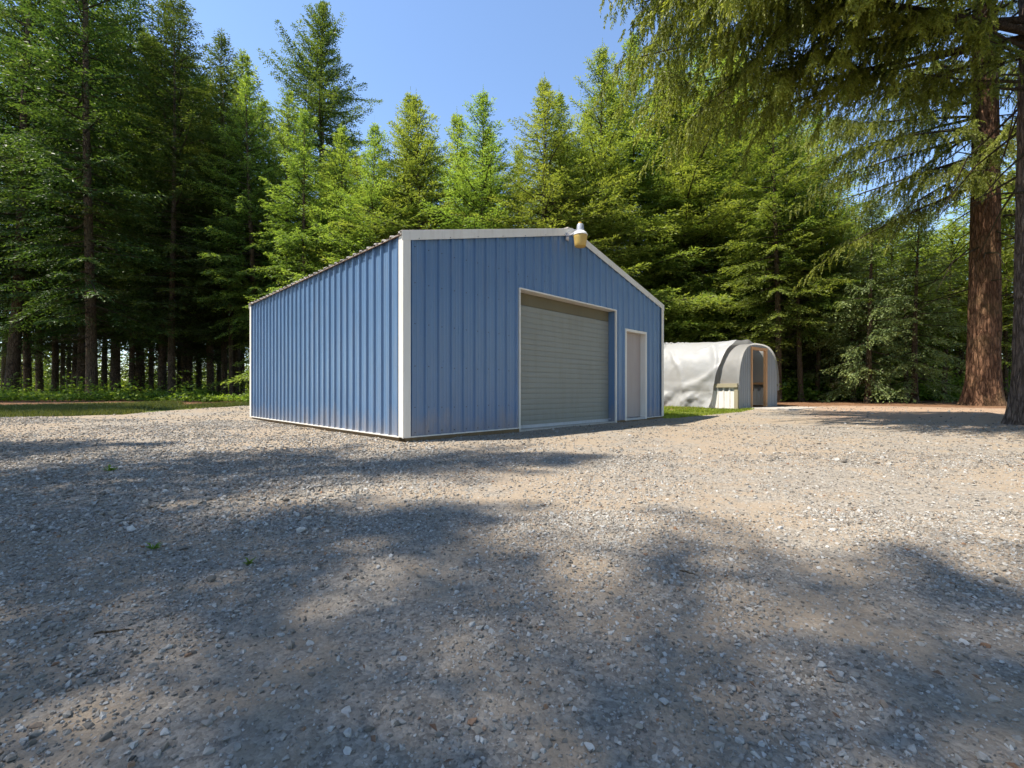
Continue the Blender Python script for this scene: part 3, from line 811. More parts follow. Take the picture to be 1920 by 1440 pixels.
X, Y, Z, nx, nz, arc = shell(-0.06, 1.25, 40, 0.025, 0)
q = 0.010 * (fbm(arc * 5, Y * 5, 4) - 0.5) * 2
X += nx * q; Z += nz * q + 0.012 * np.sin(Y * 9 + X * 3) * (Y < 0.05)
V, f = to_mesh(X, Y, Z)
link('cover', mesh_np('cover', V, f, M['film'], True), gh)
X, Y, Z, nx, nz, arc = shell(0.85, GL + 0.1, 180, 0.13, 0, skirt=True)
low = smooth01((0.62 - Z) / 0.25)
q = 0.05 * (fbm(arc * 1.3 + Y * 0.9, Y * 0.8 - arc * 0.6, 4) - 0.47) * 2
cre = np.abs(np.sin((Y * 1.7 + arc * 2.3 + 1.4 * fbm(arc * 1.2, Y * 1.2, 3)))) ** 26
cr2 = np.abs(np.sin((Y * 2.6 - arc * 1.3 + 1.6 * fbm(arc * 0.9 + 6, Y * 0.9, 3)))) ** 30
q += 0.075 * cre * smooth01((fbm(arc * .8 + 4, Y * .8, 2) - .30) / .15) * (1 - low)
q += 0.06 * cr2 * smooth01((fbm(arc * .7 + 9, Y * .7 + 3, 2) - .34) / .12) * (1 - low)
q += low * 0.12 * (np.sin(Y * 7 + arc * 3 + 3.0 * fbm(Y * 2, arc, 3)) * 0.4 + (fbm(Y * 3.0 + arc, arc * 3.0, 4) - 0.5) * 1.8)
q += 0.035 * np.exp(-((Z - 0.66) / 0.05) ** 2)
q += 0.02 * (fbm(arc * 5 + Y * 2, Y * 4 - arc * 2, 3) - .45)
q = np.maximum(q, -0.07)
out = np.sign(X - GW / 2)
X += nx * q + out * 0.05 * low * (0.4 + (0.6 - np.clip(Z, 0, .6)))
Z += nz * q + 0.05 * Y * np.clip(Z / GH, 0, 1)
Z = np.maximum(Z, -0.03 + 0.02 * np.sin(Y * 6))
Y = Y - 0.42 * smooth01((2.2 - Y) / 1.3) * np.clip(Z / GH, 0, 1) + np.where(Y < 1.1, 0.03 * (fbm(arc * 3, Y * 0, 3) - .5), 0)
V, f = to_mesh(X, Y, Z)
tarp = link('tarp', mesh_np('tarp', V, f, M['tarp'], True), None, (G0[0], G0[1], gzz), ga)
tag(tarp, 'large wrinkled white tarp draped over the back of the hoop greenhouse', 'tarp')
b = MB(); b.box(DX0 - .5, DX1 + 1.0, -1.5, -0.06, -0.12, 0.015)
pad = b.build('concrete_pad', M['concrete'], None, bevel=0.01); pad.location = (G0[0], G0[1], gzz - .01); pad.rotation_euler = (0, 0, ga); tag(pad, kind='structure')

# ------------------------------------------------------------------ firs
class Crown:
    def __init__(self): self.v = []; self.t = []
    def twigs(self, p, d, ln, w, nrm, tint):
        d = d / (np.linalg.norm(d, axis=1, keepdims=True) + 1e-9)
        wd = np.cross(d, nrm); wd /= (np.linalg.norm(wd, axis=1, keepdims=True) + 1e-9)
        l = ln[:, None]; ww = w[:, None] * 0.5
        q = np.stack([p, p + d * l * 0.45 + wd * ww, p + d * l, p + d * l * 0.45 - wd * ww], 1)
        self.v.append(q.reshape(-1, 3)); self.t.append(np.repeat(tint, 4))
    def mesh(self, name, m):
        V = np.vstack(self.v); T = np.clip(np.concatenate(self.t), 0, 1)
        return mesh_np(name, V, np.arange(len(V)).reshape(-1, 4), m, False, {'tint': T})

def bough(cr, rng, base, az, Ln, theta, droop, up, hang=0.0, step=0.12, tl=0.15, tw=0.05, bare=0.12, bl_k=0.42, tint0=0.3, wood=None, r0=0.03, sparse=1.0, hmax=0.9, tsp=0.42):
    n = max(5, int(Ln / step)); s = np.linspace(bare, 1.0, n) + rng.normal(0, 0.01, n)
    dh = np.array([math.cos(az), math.sin(az), 0.0]); sd = np.array([-math.sin(az), math.cos(az), 0.0]); zz = np.array([0, 0, 1.0])
    ct, st = math.cos(theta), math.sin(theta); curl = rng.normal(0, 0.10)
    pos = lambda s: base + np.outer(Ln * s * ct, dh) + np.outer(Ln * curl * s * s, sd) + np.outer(Ln * (s * st - droop * s ** 2 + up * s ** 3), zz)
    P = pos(s); Tn = pos(s + 0.02) - pos(s - 0.02); Tn /= np.linalg.norm(Tn, axis=1, keepdims=True)
    if wood is not None:
        sw = np.linspace(0, 0.93, 6); wp = pos(sw)
        wood.tube([tuple(x) for x in wp], [max(0.004, r0 * (1 - 0.9 * k)) for k in sw], 4, cap=False)
    st_, d_, b_, tt_ = [], [], [], []
    for sgn in (-1, 1, 0):
        keep = rng.random(n) < (0.93 if sgn else 0.55) * sparse
        k = keep.sum()
        if k == 0: continue
        sk = s[keep]; tk = Tn[keep]
        if sgn:
            bl = (bl_k * Ln * np.clip(1.04 - sk, 0, 1) ** 0.75 * np.minimum(1, 0.35 + sk * 2.5) + 0.10) * rng.uniform(0.6, 1.15, k)
            d = tk * 0.65 + sgn * sd * rng.uniform(0.6, 0.95, k)[:, None] + zz * rng.normal(-0.06, 0.14, k)[:, None]
        else:
            bl = (0.22 * Ln * np.clip(1.04 - sk, 0, 1) + 0.10) * rng.uniform(0.5, 1.0, k)
            d = tk * 0.7 + sd * rng.normal(0, 0.3, k)[:, None] + zz * rng.uniform(0.2, 0.6, k)[:, None]
        if hang > 0:
            hv = np.clip(hang * rng.uniform(0.6, 1.25, k), 0, 1)[:, None]
            d = d * (1 - hv) + hv * (-zz + rng.normal(0, 0.16, (k, 3)))
            bl = bl * (1 - hv[:, 0]) + hv[:, 0] * rng.uniform(0.25, hmax, k) * (0.4 + 0.6 * np.sin(np.pi * np.clip(sk, 0.05, 0.95)))
        d /= np.linalg.norm(d, axis=1, keepdims=True)
        st_.append(P[keep]); d_.append(d); b_.append(bl); tt_.append(0.25 * sk)
    S = np.vstack(st_); D = np.vstack(d_); B = np.concatenate(b_); TT = np.concatenate(tt_)
    m = np.maximum(3, (B / (tl * tsp)).astype(int)); I = np.repeat(np.arange(len(B)), m)
    cnt = np.concatenate([np.arange(k) for k in m]); t = (cnt + rng.random(len(cnt)) * 0.7) / m[I]
    t = np.clip(t, 0.03, 1)
    sag = rng.uniform(0.05, 0.30, len(B))
    p = S[I] + D[I] * (B[I] * t)[:, None] - zz * (sag[I] * B[I] * t * t)[:, None]
    nr = np.tile(zz, (len(I), 1)) + rng.normal(0, 0.25, (len(I), 3))
    pe = np.cross(D[I], nr); pe /= (np.linalg.norm(pe, axis=1, keepdims=True) + 1e-9)
    sg = np.where(cnt % 2 == 0, 1.0, -1.0)
    dd = D[I] * rng.uniform(0.5, 1.1, len(I))[:, None] + pe * (sg * 0.75 * (1 - 0.6 * t ** 3))[:, None] + rng.normal(0, 0.18, (len(I), 3))
    dd[:, 2] -= 0.10 + 0.25 * hang
    ln = tl * rng.uniform(0.6, 1.2, len(I)) * (1 - 0.3 * t)
    nrm = nr + rng.normal(0, 0.55, (len(I), 3))
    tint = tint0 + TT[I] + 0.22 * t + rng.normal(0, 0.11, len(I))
    cr.twigs(p, dd, ln, tw * rng.uniform(0.7, 1.2, len(I)), nrm, tint)

def make_fir(seed, H, base_h, R, m_fol, per_m=9, r_trunk=0.2, tall=False, hang=0.0, top_sharp=0.9, tl=0.15, tw=0.05, step=0.12, dead=0, tint0=0.3, shape=0.75, droop=0.0, fill=1.0, barkm=None, wid=None):
    """returns meshes (trunk, limbs, crown) of one fir"""
    rng = np.random.default_rng(seed); cr = Crown(); wood = MB()
    lean = rng.normal(0, 0.012, 2); ph = rng.uniform(0, 6)
    cx = lambda z: lean[0] * z + 0.05 * math.sin(z * 0.35 + ph); cy = lambda z: lean[1] * z + 0.05 * math.cos(z * 0.3 + ph)
    x0, y0 = cx(0), cy(0)
    tr = MB(); k = 22
    zs = [-0.15] + [H * (i / k) ** 1.15 for i in range(1, k)]
    zs.insert(1, 0.12); zs.insert(2, 0.4)
    pts = [(cx(z) - x0, cy(z) - y0, z) for z in zs]
    rad = [max(0.012, r_trunk * (1 - z / (H * 1.02)) ** 0.85 * (1.0 + 0.45 * math.exp(-max(z, 0) / 0.22)) * rng.uniform(0.95, 1.05)) for z in zs]
    tr.tube(pts, rad, 12)
    N_ = int((H - base_h) * per_m); az = rng.uniform(0, 6.28)
    lobes = rng.uniform(0, 6.28, 3)
    for i in range(N_):
        f = ((i + rng.random() * 0.9) / N_)
        z = base_h + (H - base_h - 0.12) * (1 - (1 - f) ** 1.08)
        q = 1 - (z - base_h) / (H - base_h)
        az += 2.399963 + rng.normal(0, 0.35)
        Ln = R * (q ** shape) * min(1.0, 0.62 + 0.9 * (1 - q) * 2) * (rng.uniform(0.72, 1.15) if rng.random() < 0.68 else rng.uniform(0.35, 0.75))
        Ln *= 1 + 0.16 * math.sin(2 * az + lobes[0] + z * 0.5) + 0.10 * math.sin(3 * az + lobes[1] - z)
        Ln = max(0.22, Ln)
        th = math.radians(46 * (1 - q) ** 1.5 + 6 - 26 * q) + rng.normal(0, 0.10) - droop
        bough(cr, rng, np.array([cx(z) - x0, cy(z) - y0, z]), az, Ln, th, 0.10 + 0.12 * q, 0.16 * rng.uniform(0.4, 1.3),
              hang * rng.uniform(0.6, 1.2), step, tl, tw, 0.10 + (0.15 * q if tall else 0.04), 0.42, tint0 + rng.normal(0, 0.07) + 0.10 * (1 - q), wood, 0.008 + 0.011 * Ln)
    # leader and short shoots round the tip
    for i in range(6):
        bough(cr, rng, np.array([cx(H) - x0, cy(H) - y0, H - 0.15 - 0.17 * i]), rng.uniform(0, 6.28), 0.25 + 0.09 * i, math.radians(58 - 4 * i), 0.0, 0.1, 0, 0.07, 0.085, 0.022, 0.05, 0.22, tint0 + .10)
    lead = np.array([[cx(H) - x0, cy(H) - y0, H - 0.55]])
    for i in range(40):
        p = lead + np.array([[0, 0, 1.1 * i / 40]]); a = rng.uniform(0, 6.28)
        cr.twigs(p, np.array([[math.cos(a), math.sin(a), 1.2]]), np.array([0.12 * (1.2 - i / 40)]), np.array([0.028]), np.array([[0.3, 0.2, 1.0]]), np.array([tint0 + .25]))
    for i in range(dead):      # bare dead lower limbs
        z = rng.uniform(1.2, base_h + 1.0); a = rng.uniform(0, 6.28); l = rng.uniform(0.4, 1.7)
        d = np.array([math.cos(a), math.sin(a), rng.uniform(-0.45, 0.1)]); b0 = np.array([cx(z) - x0, cy(z) - y0, z])
        p1 = b0 + d * l * 0.55 + rng.normal(0, 0.05, 3); p2 = b0 + d * l + np.array([0, 0, -0.15 * l]) + rng.normal(0, 0.06, 3)
        wood.tube([tuple(b0), tuple(p1), tuple(p2)], [0.016, 0.010, 0.004], 4, cap=False)
        for j in range(5):
            s0 = p1 + (p2 - p1) * rng.random(); e = s0 + rng.normal(0, 0.18, 3) + np.array([0, 0, -0.08])
            wood.tube([tuple(s0), tuple(e)], [0.005, 0.002], 3, cap=False)
    def mbmesh(mb, nm, mt, sm=True):
        me = bpy.data.meshes.new(nm); me.from_pydata([tuple(v) for v in mb.v], [], mb.f)
        me.materials.append(mt); me.polygons.foreach_set('use_smooth', [sm] * len(mb.f)); me.update(); return me
    return (mbmesh(tr, 'trunk', barkm or M['bark_dark']), mbmesh(wood, 'limbs', M['bark_limb']), cr.mesh('crown', m_fol), H, r_trunk)

TALL = [make_fir(100 + i, 24, 3.6 + 0.7 * (i % 3), 3.9, M['fol_deep'], 10.5, 0.24, True, 0.25, tl=0.18, tw=0.050, step=0.125, dead=60, tint0=0.30, shape=0.58) for i in range(4)]
YOUNG = [make_fir(200 + i, 14, 0.5, (4.8, 4.2, 5.0, 4.4)[i], M['fol_young'], 17.0, 0.15, False, 0.0, tl=0.165, tw=0.040, step=0.10, tint0=0.38, shape=0.80) for i in range(4)]
SKIRT = [make_fir(300 + i, 16, 1.9, 3.9, M['fol_young'], 12.5, 0.17, True, 0.10, tl=0.165, tw=0.038, step=0.10, dead=14, tint0=0.47, shape=0.62, droop=0.05) for i in range(3)]
WEEP = [make_fir(400 + i, 9, 0.9, 2.5, M['fol_pale'], 11.0, 0.11, True, 0.5, tl=0.14, tw=0.05, step=0.12, dead=8, tint0=0.42, shape=0.6, droop=0.12) for i in range(2)]
SHADE = [make_fir(600 + i, 22, 4.5, 3.9, M['fol_deep'], 6.6, 0.24, True, 0.2, tl=0.2, tw=0.07, step=0.16, dead=6, tint0=0.30, shape=0.6) for i in range(2)]
UNDER = [make_fir(700 + i, 9, 2.9, 2.5, M['fol_young'], 13, 0.11, True, 0.25, tl=0.15, tw=0.042, step=0.12, dead=22, tint0=0.42, shape=0.55, droop=0.10) for i in range(2)]
MIDT = [make_fir(800 + i, 19, 4.6, 3.9, M['fol_young'], 12.0, 0.2, True, 0.12, tl=0.165, tw=0.058, step=0.125, dead=30, tint0=0.30, shape=0.62) for i in range(2)]
WIDE = make_fir(500, 27, 6, 7.8, M['fol_deep'], 14.0, 0.36, True, 0.15, tl=0.20, tw=0.075, step=0.15, dead=10, tint0=0.38, shape=0.72, droop=-0.12)

def plant(name, kind, x, y, H, dia=None, rz=None, label=None, cat='tree', group=None, wid=1.0, lim=True):
    tr, wd, cw, H0, r0 = kind
    s = H / H0
    z = float(gz(np.array([x]), np.array([y]))[0]) - 0.03
    root = empty(name, (x, y, z), random.uniform(0, 6.28) if rz is None else rz)
    root.scale = (1, 1, 1)
    root.rotation_euler = (random.gauss(0, .012), random.gauss(0, .012), root.rotation_euler[2])
    t = link('trunk', tr, root)
    k = (dia / 2 / r0) if dia else s
    t.scale = (k, k, s)
    w = link('limbs', wd, root); w.scale = (s * wid, s * wid, s)
    c = link('crown', cw, root); c.scale = (s * wid, s * wid, s)
    tag(root, label, cat, group)
    return root

# ---- left belt of old trunks
LEFT = [(172, 20.5, .43, 25, 'thick bare grey brown fir trunk foremost at the left forest edge, just behind the grass'),
        (322, 22.5, .34, 20, 'slim pale barked fir trunk standing forward of the others at left'),
        (20, 23.0, .52, 26, 'broad dark double looking fir trunk at the far left edge'),
        (302, 25.5, .36, 23, 'reddish lit fir trunk just behind the slim pale one at left'),
        (247, 26.0, .30, 24, 'dark straight fir trunk left of the reddish lit trunk'),
        (218, 27.0, .44, 26, 'broad black fir trunk with flared base right of the foremost left trunk'),
        (283, 29.0, .30, 21, None), (357, 27.5, .28, 20.5, None), (397, 29.5, .32, 21, None),
        (421, 26.5, .34, 20.5, 'shaded fir trunk in the left belt, second from the corner of the shed'),
        (436, 24.0, .28, 17.5, 'reddish fir trunk with a twiggy side nearest the left corner of the shed'),
        (455, 30.5, .30, 21, None), (152, 26.0, .42, 26, 'dark leaning fir trunk close behind the foremost left trunk'),
        (103, 27.0, .34, 25, 'slightly leaning dark fir trunk in the gap left of the leaning pair'),
        (75, 29.0, .38, 25, None), (52, 25.5, .36, 26, 'dark fir trunk with pale light behind it, second from the left edge'),
        (117, 33.0, .26, 23, None), (128, 35.0, .26, 23, None), (138, 31.0, .28, 24, None),
        (372, 33.0, .38, 18, None), (338, 31.0, .34, 18, None), (268, 34, .32, 22, None), (195, 33, .36, 24, None),
        (8, 31, .40, 25, None), (35, 34, .36, 24, None), (410, 36, .32, 18, None)]
for i, (px, d, dia, H, lab) in enumerate(LEFT):
    plant('fir_tree', TALL[i % 4], px2x(px, d), d, H, dia, None,
          lab or 'thin dark fir trunk deep in the shaded left belt with bright field behind', 'fir tree', 'firs of the left forest belt', wid=1.38 if px > 240 else 1.22)
# taller firs out past the left edge, and those whose crowns shade the near gravel
OUT = [(-29, 15, 25), (-26, 10.5, 26), (-31, 21, 25), (-11.2, 1.2, 22), (-9.4, -1.6, 22), (-5.8, -3.0, 21), (-15.0, 3.0, 18.5), (-9.0, -5.0, 24), (-12.6, -0.8, 21.5),
       (9.0, -3.2, 23), (13.5, -6.5, 24), (13.5, -1.5, 24), (17.0, 2.5, 24), (19.0, 7.0, 24), (7.0, -8.5, 24)]  # unseen firs at the right, added to keep sky light off the shed front
for i, (x, y, H) in enumerate(OUT):
    plant('fir_tree', SHADE[i % 2] if 3 <= i <= 5 or i == 8 else TALL[(i + 1) % 4], x, y, H, 0.5, None, 'tall fir standing outside the picture round the near end of the yard', 'fir tree', 'firs round the near end of the yard')

# ---- wide dark fir rising behind
plant('fir_tree', WIDE, px2x(602, 34), 34, 29.5, .8, 0.4, 'tall dark wide crowned fir rising above the others behind the left shed wall', 'fir tree')
# ---- young firs behind the shed: photo column, top row, depth
MID = [(480, 150, 23.0, 'deep green fir just behind the far left corner of the shed'), (530, 170, 24.0, 'fir in front of the tall wide dark one, left of it'),
       (575, 205, 21.0, 'bright green young fir in front of the wide dark tree'), (640, 228, 21.5, 'bright young fir at the right foot of the wide dark tree'),
       (700, 232, 20.5, 'yellow green young fir behind the near left corner of the shed roof'), (740, 175, 22.0, 'young fir with a long thin leader, left of the paired spires'),
       (785, 192, 21.0, 'young fir with dense double spire behind the left of the front gable'), (855, 212, 23.5, 'narrow young fir spire halfway between the double spire and the lamp side gap'),
       (897, 180, 21.0, 'tall slim young fir with open sky on its right side'), (938, 252, 22.5, 'shortest thin young fir spire in the dip of the tree line'),
       (1010, 160, 20.0, 'dense dark green young fir left of the yard light'), (1065, 192, 21.5, 'young fir partly hidden right of the dense dark green one'),
       (1112, 98, 21.5, 'tall fir with a bent side spire directly above the yard light'), (1180, 60, 23.0, 'tall bright fir right of the yard light behind the shed gable'),
       (1250, 110, 24.0, 'bright layered fir behind the right slope of the shed roof')]
for i, (px, ty, d, lab) in enumerate(MID):
    H = (HZ - ty) / F * d + CAMH - 0.3
    plant('young_fir', MIDT[i % 2] if px < 600 else YOUNG[i % 4], px2x(px, d), d, H, None, None, lab, 'fir tree', 'young firs behind the shed', wid=1.12 if H < 15.5 else 1.0)
BACK = [(215, 40, 30), (262, 60, 29), (305, 85, 28.5), (1345, 60, 26), (1405, 90, 25.5), (1470, 130, 26), (1535, 215, 26), (348, 105, 27.5), (395, 150, 27), (440, 95, 28), (500, 190, 27), (510, 300, 26), (610, 300, 26), (668, 290, 25), (722, 300, 25.5), (765, 268, 26), (825, 262, 26), (875, 285, 26), (918, 300, 26), (972, 275, 25.5), (1040, 262, 26), (1090, 210, 25), (1145, 150, 24), (1215, 140, 24), (1290, 120, 23.5)]
for i, (px, ty, d) in enumerate(BACK):
    plant('young_fir', MIDT[i % 2] if px < 520 else YOUNG[(i + 2) % 4], px2x(px, d), d, (HZ - ty) / F * d + 0.4, None, None, 'green fir filling a gap in the second row behind the young firs', 'fir tree', 'second row of firs behind the shed', wid=1.15)
# ---- right: skirted firs behind the greenhouse
RIGHT = [(1320, 75, 22.6, .26, 'big bright fir with a bare lower trunk behind the middle of the tarp'), (1385, 120, 22.0, .24, 'bright fir behind the peak of the greenhouse'),
         (1459, 150, 18.9, .27, 'fir with reddish trunk rising right beside the greenhouse end wall'), (1502, 215, 19.2, .23, 'straight fir trunk second to the right of the greenhouse'),
         (1532, 300, 20.0, .20, 'thin dark fir trunk third to the right of the greenhouse')]
for i, (px, ty, d, dia, lab) in enumerate(RIGHT):
    plant('fir_tree', SKIRT[i % 3] if i < 2 else MIDT[i % 2], px2x(px, d), d, (HZ - ty) / F * d + CAMH - .3, dia, None, lab, 'fir tree', 'firs behind the greenhouse', wid=1.12)
DEEP = [(1558, 430, 20.5, .19), (1577, 420, 22, .2), (1592, 430, 21.5, .18), (1680, 440, 23, .2), (1745, 450, 22, .2), (1795, 430, 24, .2), (1890, 330, 24, .24), (1940, 250, 20, .25), (1885, 470, 19, .2),
        (1520, 380, 25, .2), (1610, 420, 26, .2), (1650, 430, 27, .2), (1720, 440, 27, .2), (1440, 250, 25, .22), (1480, 280, 24, .22), (1565, 430, 28, .2), (1770, 470, 28, .2), (1830, 440, 27, .2), (1860, 400, 22, .2), (1990, 200, 17, .3),
        (1600, 470, 18.6, .17), (1665, 420, 19.2, .19), (1700, 480, 18.4, .16), (1770, 420, 19.0, .19), (1735, 400, 21, .2), (1640, 400, 22.5, .2), (1800, 380, 21.5, .2), (1545, 400, 23, .2)]
for i, (px, ty, d, dia) in enumerate(DEEP):
    plant('fir_tree', WEEP[0] if i % 7 == 6 else UNDER[i % 2], px2x(px, d), d, (HZ - ty) / F * d + CAMH - .3, dia, None,
          'thin dark fir in the shade of the right hand wood between greenhouse and big trunks', 'fir tree', 'firs deep in the right hand wood', wid=1.45)
plant('weeping_fir', WEEP[0], px2x(1628, 17.4), 17.4, 7.6, .24, 0.5, 'pale fir with a crooked light trunk and hanging sprays beside the right hand wood', 'fir tree', wid=1.15)
plant('weeping_fir', WEEP[1], px2x(1715, 17.0), 17.0, 7.2, .22, 1.9, 'pale grey green weeping fir just left of the big red trunk', 'fir tree', wid=1.25)

# ---- two old firs at the right with furrowed trunks and drooping limbs
def old_trunk(x, y, r, H, m, flare, lean, seed):
    rng = np.random.default_rng(seed); na = 96; nz = 170
    z = np.concatenate([np.linspace(-0.25, 3, 80), np.linspace(3.05, H, nz - 80)])
    A, Zz = np.meshgrid(np.linspace(0, 2 * np.pi, na, endpoint=False), z)
    rad = r * (1 - np.clip(Zz, 0, H) / (H * 1.15)) ** 0.8 + flare * np.exp(-np.maximum(Zz, -.2) / 0.45) * (1 + 0.45 * np.sin(5 * A + 1.3) + 0.25 * np.sin(3 * A))
    u = A / (2 * np.pi)
    per = lambda k: np.abs(np.sin(k * np.pi * u + 2.5 * fbm(Zz * 1.1 + k, np.cos(A) * 1.5 + 7, 3) + 1.8 * fbm(Zz * 3, np.sin(A) * 2 + k, 3)))
    fur = 0.5 * per(19) + 0.5 * per(31) * fbm(Zz * 2.5 + 3, np.cos(A) * 3 + 4, 3) * 2
    rad = rad + 0.045 * (fur - 0.5) * (r / 0.5) + 0.05 * (fbm(np.cos(A) * 1.2 + 3, Zz * 0.5 + np.sin(A), 3) - 0.5)
    X = np.cos(A) * rad + lean[0] * Zz + 0.05 * np.sin(Zz * 0.3); Y = np.sin(A) * rad + lean[1] * Zz
    idx = np.arange(na * len(z)).reshape(len(z), na)
    i0, i1 = idx[:-1], idx[1:]
    f = np.stack([i0, np.roll(i0, -1, 1), np.roll(i1, -1, 1), i1], -1).reshape(-1, 4)
    return mesh_np('trunk', np.stack([X, Y, Zz], -1).reshape(-1, 3), f, m, True)

def old_fir(x, y, r, H, m, flare, lean, seed, limbs, label, fol, tops, bare=0.16):
    z0 = float(gz(np.array([x]), np.array([y]))[0]) - 0.02
    root = empty('old_fir', (x, y, z0)); tag(root, label, 'fir tree')
    link('trunk', old_trunk(x, y, r, H, m, flare, lean, seed), root)
    rng = np.random.default_rng(seed + 5); cr = Crown(); wd = MB()
    for (z, az, Ln, th, dr, hg) in limbs:
        hm = rng.uniform(0.6, 1.1)
        b = np.array([lean[0] * z, lean[1] * z, z])
        bough(cr, rng, b, az, Ln, th, dr, 0.05, hg, 0.14, 0.095, 0.028, bare, 0.22, 0.36 + rng.normal(0, .10), wd, 0.02 + 0.008 * Ln, 0.9, hm, 0.16)
        for k in range(int(Ln * 1.3)):     # secondary limbs along the bough
            s = rng.uniform(bare + .06, 0.9); c_ = np.array([math.cos(az), math.sin(az), 0])
            p = b + c_ * Ln * s * math.cos(th) + np.array([0, 0, Ln * (s * math.sin(th) - dr * s * s + .05 * s ** 3)])
            bough(cr, rng, p, az + rng.choice([-1, 1]) * rng.uniform(0.4, 1.1), rng.uniform(0.5, 1.0) * Ln * 0.30 + .3, -0.25 + rng.normal(0, .2), 0.25, 0.0, min(1, hg * 1.05), 0.13, 0.09, 0.028, 0.05, 0.25, 0.36 + rng.normal(0, .12), wd, 0.010, 0.9, 0.85 * hm, 0.16)
    for (zz_, n_, R_) in tops:             # upper crown
        for k in range(n_):
            z = zz_ + rng.uniform(0, H - zz_ - .5); q = 1 - (z - zz_) / (H - zz_)
            bough(cr, rng, np.array([lean[0] * z, lean[1] * z, z]), rng.uniform(0, 6.28), max(.4, R_ * q ** .7 * rng.uniform(.7, 1.1)), -0.1 + .5 * (1 - q), .12, .1, 0.3, .16, .18, .055, .15, .36, .34, wd, .03)
    for k in range(26):                    # thin bare hanging twigs and stubs
        z = rng.uniform(3.0, 10); a = rng.uniform(0, 6.28); l = rng.uniform(.5, 2.2)
        b0 = np.array([lean[0] * z + math.cos(a) * r * .6, lean[1] * z + math.sin(a) * r * .6, z]); d_ = np.array([math.cos(a), math.sin(a), rng.uniform(-.8, .1)])
        wd.tube([tuple(b0), tuple(b0 + d_ * l * .5 + rng.normal(0, .06, 3)), tuple(b0 + d_ * l + np.array([0, 0, -.3 * l]))], [.028, .016, .004], 5, cap=False)
    me = bpy.data.meshes.new('limbs'); me.from_pydata([tuple(v) for v in wd.v], [], wd.f); me.materials.append(M['bark_limb'])
    me.polygons.foreach_set('use_smooth', [True] * len(wd.f)); me.update(); link('limbs', me, root)
    link('crown', cr.mesh('crown', fol), root)
    return root

rg = np.random.default_rng(77)
limA = []
for k in range(22):
    z = rg.uniform(6.6, 15.0); az = math.pi + rg.normal(0.15, 0.75)
    limA.append((z, az, rg.uniform(2.6, 5.6), rg.uniform(-0.40, 0.0), rg.uniform(.05, .2), rg.uniform(.45, .85)))
for k in range(9):
    limA.append((rg.uniform(9.3, 13.5), -math.pi / 2 + rg.normal(-.5, 0.7), rg.uniform(.9, 2.0), rg.uniform(-.5, -.1), .2, rg.uniform(.5, .9)))
for k in range(8):
    limA.append((rg.uniform(8.2, 11.5), math.pi + rg.normal(0.1, 0.35), rg.uniform(4.0, 6.0), rg.uniform(-.25, 0), .10, rg.uniform(.5, .9)))
for k in range(14):
    limA.append((rg.uniform(5.5, 14), rg.uniform(-1.2, 1.2), rg.uniform(2, 4.5), rg.uniform(-.3, .1), .12, .6))
old_fir(px2x(1842, 14.9), 14.9, 0.42, 27, M['bark_red'], 0.12, (0.008, 0.0), 21, limA, 'huge old fir with furrowed red brown trunk and drooping limbs at the right', M['fol_old'], [(14, 90, 4.5)])
limB = []
for k in range(32):
    z = 6.9 + 3.6 * (k / 32) + rg.uniform(-.1, .3); az = math.pi + rg.normal(0.0, 0.27)
    limB.append((z, az, rg.uniform(5.5, 8.9) if k > 4 else rg.uniform(2.5, 5), rg.uniform(-0.06, 0.10), rg.uniform(.03, .12), rg.uniform(.5, .9)))
for k in range(10):
    limB.append((rg.uniform(7, 12), rg.uniform(-1.5, 1.5), rg.uniform(2, 4.5), rg.uniform(-.2, .1), .12, .6))
old_fir(px2x(1960, 8.9), 8.9, 0.47, 28, M['bark_grey'], 0.09, (0.0, 0.0), 33, limB, 'nearest old fir, grey barked, cut by the right edge, boughs hanging over the yard', M['fol_old'], [(13, 60, 4.0)], 0.33)

# ------------------------------------------------------------------ undergrowth and grass (uncountable)
def leaves(name, spots, label, m, size=0.05, cat='undergrowth', per=60):
    """each spot: x, y, radius, height"""
    V, T = [], []
    cr = Crown()
    for (x, y, r, h) in spots:
        k = int(per * (0.6 + r)); a = RNG.uniform(0, 6.28, k); q = np.sqrt(RNG.random(k)) * r
        px, py = x + np.cos(a) * q, y + np.sin(a) * q
        pz = gz(px, py) + RNG.random(k) ** 0.7 * h * (1 - 0.5 * (q / r) ** 2)
        d = np.stack([RNG.normal(0, 1, k), RNG.normal(0, 1, k), RNG.normal(0.1, 0.5, k)], -1)
        nr = np.stack([RNG.normal(0, .5, k), RNG.normal(0, .5, k), np.ones(k)], -1)
        ln = size * RNG.uniform(0.7, 1.8, k)
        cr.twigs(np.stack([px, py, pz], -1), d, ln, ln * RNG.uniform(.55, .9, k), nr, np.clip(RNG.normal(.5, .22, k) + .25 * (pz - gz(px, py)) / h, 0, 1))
    o = link(name, cr.mesh(name, m)); return tag(o, label, cat, kind='stuff')
sp = []
for k in range(900):
    d = RNG.uniform(18.0, 34); x = -d * RNG.uniform(0.45, 1.2)
    if fbm(np.array([x * .3]), np.array([d * .3]), 2)[0] > 0.30: sp.append((x, d, RNG.uniform(.3, .8), RNG.uniform(.15, .5) + (RNG.random() < .2) * RNG.uniform(.2, .9)))
leaves('undergrowth', sp, 'low leafy green brush between the trunks of the left belt', M['leaf'], 0.085, per=70)
sp = []
for k in range(300):
    d = RNG.uniform(41, 62); x = -d * RNG.uniform(0.35, 1.3); sp.append((x, d, RNG.uniform(.8, 2.2), RNG.uniform(0.8, 2.2) + (RNG.random() < .25) * RNG.uniform(.5, 3.0)))
for k in range(70):
    d = RNG.uniform(38, 52); x = -d * RNG.uniform(0.55, 1.2); sp.append((x, d, RNG.uniform(.6, 1.5), RNG.uniform(4, 8)))
